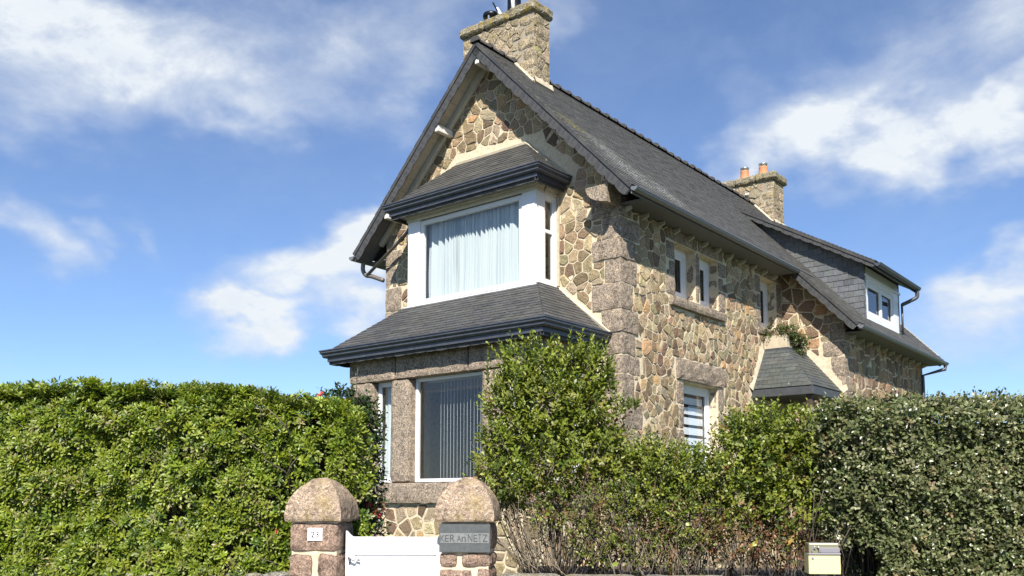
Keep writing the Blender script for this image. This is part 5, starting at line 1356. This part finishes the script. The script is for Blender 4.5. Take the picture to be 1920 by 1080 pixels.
fl.lathe([(.008, 0), (.009, .014), (.003, .018)], (0, 0, 0), 6)
fo = None
CEN = to_local(cam_, np.array([SP(.08, 1.0, 1.7)]))[0]
for (u, v_, bb) in ((603, 741, 1.0), (612, 752, 1.02), (652, 752, 1.02), (645, 762, .98), (661, 786, .88), (600, 760, .98), (520, 996, .0), (690, 948, .86), (700, 958, .84), (686, 976, .84), (706, 966, .86)):
    d_ = cam_dir(u, v_); b_t = bb      # place on the plane b = bb
    k_ = (ORG.dot(sv) + b_t - 0) / d_.dot(sv); p = d_ * k_ + Vector((0, 0, EYE)) - cam_.location
    if fo is None: fo = fl.build('flower', 'flower_red', cam_, smooth=False); o = fo
    else: o = fo.copy(); COL.objects.link(o); o.parent = cam_
    o.location = p; o.rotation_euler = (math.radians(75 + ru(-25, 25)), ru(-.4, .4), ru(0, 6)); o.scale = (1.15,) * 3 if bb > .5 else (.8,) * 3
P0 = np.array([SP(.23, .86, 1.56), SP(.27, .86, 1.60), SP(.21, .84, 1.50), SP(.29, .88, 1.54), SP(.25, .85, 1.47)] * 3) + NR.normal(0, .02, (15, 3))
shoots(to_local(cam_, P0), NR.normal(0, 1, (15, 3)) + np.array([[.3, -.3, .2]]), np.full(15, .06), 4, .045, .024, [((.16, .03, .02), 2), ((.10, .06, .02), 2), ((.05, .08, .02), 2)], mat='leaf_glossy', parent=cam_)

# --- privets to the right of the gate
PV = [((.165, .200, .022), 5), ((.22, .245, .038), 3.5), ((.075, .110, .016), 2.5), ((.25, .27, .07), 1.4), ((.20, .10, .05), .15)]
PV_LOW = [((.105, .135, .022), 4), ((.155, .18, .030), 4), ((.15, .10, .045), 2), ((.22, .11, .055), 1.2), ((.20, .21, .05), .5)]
def crown(parent, clumps, seed, ln=.040, wd=.021, table=PV, up=.7, slen=(.09, .2), k=9, colfn=None, mat='leaf'):
    Ps, As, Ls = [], [], []
    for (c, r, n) in clumps:
        P, v = blob_pts(n, c, r, .35); Ps.append(P); A = v * .75 + np.array([[0, -.12, up]]) + NR.normal(0, .28, v.shape); As.append(A); Ls.append(NR.uniform(*slen, n))
    P = np.concatenate(Ps); A = np.concatenate(As); L = np.concatenate(Ls)
    return shoots(to_local(parent, P), A, L, k, ln, wd, table, mat=mat, parent=parent, colfn=colfn)
def PX(u, v, b):      # world point seen at pixel (u, v) on the plane b into the garden
    d = cam_dir(u, v); k_ = (ORG.dot(sv) + b) / d.dot(sv); return d * k_ + Vector((0, 0, EYE))
tall = thing('tall_privet', 'tall loose privet shrub standing in front of the bay beside the right gate pillar', 'shrub', SP(2.02, .75, .88))
def cl(u, v, b, ru_, rv_, rb, n):
    s_ = (PX(u + 1, v, b) - PX(u, v, b)).length; return (PX(u, v, b), (ru_ * s_, rb, rv_ * s_), n)
crown(tall, [cl(1030, 765, .8, 98, 90, .30, 470), cl(965, 805, .75, 54, 112, .26, 280), cl(1100, 795, .85, 58, 92, .28, 260), cl(1040, 860, .75, 120, 80, .32, 360), cl(945, 900, .6, 55, 60, .25, 130), cl(1000, 690, .85, 60, 40, .2, 120), cl(1090, 700, .85, 55, 50, .2, 130), cl(1135, 850, .8, 32, 60, .22, 100)], 1, ln=.055, wd=.026)
# long upright shoots at the top
P0, A0, L0 = [], [], []
for (u, v0, v1) in ((915, 720, 655), (925, 750, 690), (948, 720, 672), (975, 720, 665), (1000, 700, 655), (1022, 700, 648), (1018, 690, 645), (1040, 700, 668), (1060, 690, 655), (1085, 690, 640), (1095, 690, 645), (1075, 700, 655), (1108, 700, 662), (1130, 720, 680), (1150, 730, 690), (1165, 780, 745), (1180, 770, 745), (1190, 765, 748), (1140, 700, 672), (990, 720, 680), (908, 830, 800)):
    for q in range(3):
        b_ = .8 + ru(-.1, .1); p = PX(u + ru(-5, 5), v0 + ru(-5, 8), b_); t_ = PX(u + ru(-3, 8), v1 + ru(0, 8), b_); P0.append(p); A0.append(t_ - p); L0.append((t_ - p).length)
P0, A0, L0 = np.array(P0), np.array(A0), np.array(L0)
shoots(to_local(tall, P0), A0, L0, 14, .044, .020, [((.13, .17, .03), 3), ((.10, .14, .025), 2), ((.18, .20, .05), 1)], parent=tall, angle=38)
def stem_set(parent, us, v_base, tips, b, r0, r1, seed, mat='bark', joined=True):
    R = random.Random(seed); bs = [PX(u + R.uniform(-6, 6), v_base, b + R.uniform(-.12, .12)) - parent.location for u in us]; ts = [PX(u + R.uniform(-15, 15), v + R.uniform(-15, 15), b + R.uniform(-.2, .2)) - parent.location for u, v in tips]
    return stems(parent, bs, ts, r0, r1, mat=mat, seed=seed, joined=joined)
stem_set(tall, [1050, 1052, 1048, 1062, 1056], 1078, [(1062, 930), (1090, 850), (985, 900), (1120, 960), (1030, 880)], .78, .015, .005, 11, joined=False)
R = random.Random(21)
us = [R.uniform(985, 1110) for _ in range(48)]; stem_set(tall, us, 1080, [(u + (u - 1045) * R.uniform(.7, 2.2) + R.uniform(-30, 30), R.uniform(800, 985)) for u in us], .62, .0062, .0022, 12, mat='bark_grey').name = 'stems'
us = [R.uniform(975, 1060) for _ in range(30)]; stem_set(tall, us, 1078, [(R.uniform(930, 1010), R.uniform(930, 1015)) for u in us], .50, .0045, .0018, 13).name = 'stems'
def low_cols(P_, col):
    return col
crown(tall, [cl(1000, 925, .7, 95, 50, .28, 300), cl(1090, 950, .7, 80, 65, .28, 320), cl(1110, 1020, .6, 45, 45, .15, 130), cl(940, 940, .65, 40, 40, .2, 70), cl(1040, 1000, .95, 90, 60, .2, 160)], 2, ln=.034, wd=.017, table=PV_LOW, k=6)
P0 = np.array([PX(u, v, .45) for u, v in ((1004, 957), (996, 975), (1030, 958), (1148, 1058), (1010, 966), (1136, 1000), (1150, 1012))]); rosettes(to_local(tall, P0), NR.normal(0, .5, (7, 3)) + np.array([[0, -1., .3]]), 2, .06, .034, [((.26, .32, .05), 1)], parent=tall)

low = thing('low_privet', 'low scruffy part of the privet row with brown stems below the side window', 'shrub', SP(3.05, .75, .88))
crown(low, [cl(1200, 895, .8, 70, 48, .28, 250), cl(1270, 900, .75, 70, 50, .28, 260), cl(1320, 905, .75, 60, 52, .28, 220), cl(1230, 950, .7, 100, 40, .25, 200), cl(1180, 870, .85, 40, 34, .2, 90), cl(1255, 868, .85, 45, 25, .2, 90), cl(1220, 860, .8, 30, 22, .2, 50)], 3, ln=.040, wd=.023)
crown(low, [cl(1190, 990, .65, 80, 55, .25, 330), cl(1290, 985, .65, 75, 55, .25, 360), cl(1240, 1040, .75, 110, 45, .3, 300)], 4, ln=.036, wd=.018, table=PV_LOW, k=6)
us = [R.uniform(1120, 1330) for _ in range(70)]; stem_set(low, us, 1080, [(u + R.uniform(-70, 70), R.uniform(880, 1000)) for u in us], .62, .0062, .0022, 14, mat='bark_grey').name = 'stems'
us = [R.uniform(1150, 1330) for _ in range(24)]; stem_set(low, us, 1080, [(u + R.uniform(-50, 50), R.uniform(980, 1050)) for u in us], .48, .004, .0016, 15).name = 'stems'
P0 = np.array([PX(1292, 985, .45), PX(1296, 992, .44), PX(1248, 958, .45)]); rosettes(to_local(low, P0), NR.normal(0, .4, (3, 3)) + np.array([[0, -1., .3]]), 2, .06, .036, [((.30, .36, .05), 1)], parent=low)
mid = thing('broad_privet', 'broad leafy privet bush between the low privet and the grey green hedge', 'shrub', SP(4.1, .8, .88))
crown(mid, [cl(1440, 822, .8, 80, 48, .3, 330), cl(1520, 828, .85, 90, 50, .3, 360), cl(1400, 870, .75, 62, 70, .3, 300), cl(1480, 880, .75, 90, 70, .3, 400), cl(1560, 880, .8, 60, 70, .28, 220), cl(1400, 940, .7, 70, 50, .26, 220), cl(1480, 960, .7, 80, 50, .26, 240), cl(1600, 805, .9, 60, 34, .25, 120), cl(1385, 815, .8, 25, 30, .2, 50)], 5, ln=.043, wd=.026)
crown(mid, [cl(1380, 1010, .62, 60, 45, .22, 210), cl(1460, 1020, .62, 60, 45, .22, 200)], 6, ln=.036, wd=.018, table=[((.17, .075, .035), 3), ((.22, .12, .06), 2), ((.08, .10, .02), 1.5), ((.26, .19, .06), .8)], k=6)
us = [R.uniform(1330, 1520) for _ in range(60)]; stem_set(mid, us, 1080, [(u + R.uniform(-60, 60), R.uniform(900, 1030)) for u in us], .6, .0055, .002, 16, mat='bark_grey').name = 'stems'
P0 = np.array([PX(1415, 1020, .4), PX(1420, 1014, .4), PX(1476, 1012, .42), PX(1478, 1020, .4), PX(1510, 855, .38)]); rosettes(to_local(mid, P0), NR.normal(0, .4, (5, 3)) + np.array([[0, -1., .3]]), 2, .055, .034, [((.34, .38, .07), 2), ((.45, .28, .05), 1)], parent=mid)

# --- grey-green hedge on the right
he = thing('grey_green_hedge', 'dense clipped hedge of small shiny grey green leaves at the right edge', 'hedge', SP(5.6, .8, .88))
EL = [((.135, .155, .060), 4), ((.195, .205, .095), 3.5), ((.075, .095, .034), 2.5), ((.28, .28, .16), 1.0), ((.22, .17, .09), .3)]
n = 13500; a = NR.uniform(4.02, 7.6, n); z = NR.uniform(.80, 2.36, n)
lump = nz(np.stack([a, a * 0, z], -1), 1.9, 7) * .15 + nz(np.stack([a, a * 0, z], -1), 5.0, 2) * .07
dep = NR.choice(4, n, p=[.42, .26, .18, .14]) * .055 + NR.uniform(0, .04, n)
edge = np.clip((4.55 - a) / .5, 0, 1) ** 2
void = ((a < 4.42) & (z < 1.28 + .25 * nz(np.stack([a, a, z], -1), 5, 1)))                # hollow beside the letterbox
b = .10 - lump + dep + edge * .45 + np.clip(1 - (2.35 - z) / .25, 0, 1) ** 2 * .2 + void * .42
void = void & (NR.uniform(0, 1, n) < .75)
keep_ = ~void & ((nz(np.stack([a, a * 0, z], -1), 3.6, 4) > -.42) | (NR.uniform(0, 1, n) < .35))
a, b, z = a[keep_], b[keep_], z[keep_]; n = len(a)
P = local_pts(a, b, z + .0); A = -SV[None] * .9 + np.array([[0, 0, .55]]) + NR.normal(0, .5, (n, 3))
n2 = 1500; a2 = NR.uniform(4.1, 7.6, n2); b2 = NR.uniform(.25, 1.1, n2); P2 = local_pts(a2, b2, 2.33 + NR.uniform(-.05, .04, n2) + nz(np.stack([a2, b2, a2 * 0], -1), 3.5) * .05)
P = np.concatenate([P, P2]); A = np.concatenate([A, np.array([[0, 0, 1.]]) + NR.normal(0, .5, (n2, 3))])
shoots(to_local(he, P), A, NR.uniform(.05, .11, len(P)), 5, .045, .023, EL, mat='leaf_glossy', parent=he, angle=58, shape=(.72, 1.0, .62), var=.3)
P0 = np.array([local_pts(x_, .5, 2.34) for x_ in NR.uniform(4.3, 6.9, 42)]); shoots(to_local(he, P0), np.array([[0, 0, 1.]]) + NR.normal(0, .2, (42, 3)), NR.uniform(.08, .17, 42), 8, .036, .015, EL, mat='leaf_glossy', parent=he, angle=45)
mb = MB(); vs = []; fs = []; NX = 40  # closed dark core, added as painted shade behind the leaves
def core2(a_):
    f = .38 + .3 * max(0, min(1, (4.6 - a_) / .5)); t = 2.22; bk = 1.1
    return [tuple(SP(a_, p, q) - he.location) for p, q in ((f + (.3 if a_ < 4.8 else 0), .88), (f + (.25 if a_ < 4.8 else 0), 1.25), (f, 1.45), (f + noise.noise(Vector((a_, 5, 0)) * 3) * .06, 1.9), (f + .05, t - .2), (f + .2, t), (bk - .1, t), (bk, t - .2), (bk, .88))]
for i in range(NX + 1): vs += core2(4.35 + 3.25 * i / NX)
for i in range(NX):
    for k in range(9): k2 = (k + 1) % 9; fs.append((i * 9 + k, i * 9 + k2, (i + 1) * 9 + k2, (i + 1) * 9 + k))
fs.append(tuple(range(8, -1, -1))); fs.append(tuple(NX * 9 + k for k in range(9))); mb.add(vs, fs); mb.build('shade_core', 'twig_shade', he, fixn=True)
bs, ts = [], []
for _ in range(60):
    a0 = R.uniform(4.0, 5.2); bs.append(SP(a0, .55, .88) - he.location); ts.append(SP(a0 + R.uniform(-.2, .2), R.uniform(.2, .6), R.uniform(1.2, 1.7)) - he.location)
stems(he, bs, ts, .008, .003, name='twigs', seed=8, mat='bark_grey', seg=4, n=4)

# --- trailing plant on the porch ledge
tp = thing('trailing_plant', 'small trailing green plant growing over the cream ledge above the porch', 'plant', HW(-.35, 5.7, 3.25 + EYE))
def hp(s, t, z): return np.array(HW(s, t, z + EYE))
Ps, As = [], []
for (s, t, z, r, n) in ((-.50, 5.45, 3.34, .15, 110), (-.53, 5.62, 3.20, .16, 130), (-.55, 5.85, 3.15, .17, 130), (-.35, 5.40, 3.36, .12, 60), (-.12, 5.33, 3.36, .10, 45), (-.56, 5.72, 3.02, .13, 70)):
    P, v = blob_pts(n, hp(s, t, z), (r, r, r * .8), .2); Ps.append(P); As.append(v + np.array([[0, -.4, -.1]]))
P = np.concatenate(Ps); shoots(to_local(tp, P), np.concatenate(As), NR.uniform(.05, .11, len(P)), 6, .042, .024, [((.06, .08, .02), 3), ((.10, .13, .03), 2), ((.14, .10, .05), 1)], parent=tp, angle=55)
stems(tp, [hp(-.3, 5.6, 3.25) - np.array(tp.location)] * 8, [hp(-.58, t_, z_) - np.array(tp.location) for t_, z_ in ((5.4, 3.1), (5.5, 2.9), (5.6, 3.0), (5.7, 2.85), (5.8, 2.9), (5.9, 3.0), (5.5, 3.3), (5.45, 3.35))], .008, .003, seed=9)

# --- across the street: a clipped hedge and a house, seen only as reflections in the windows
oh = thing('opposite_hedge', 'dark hedge across the street, seen only in the window reflections', 'hedge', SP(0, -12.6, .0), SA)
mb = MB(); rough_box(mb, (-14, -.5, 0), (14, .5, 2.2), res=.35, amp=.22, rnd_=.1); 
c_mb = MB(); c_mb.add(mb.v, mb.f, (.05, .07, .02)); c_mb.build('foliage', 'leaf', oh, fixn=True)
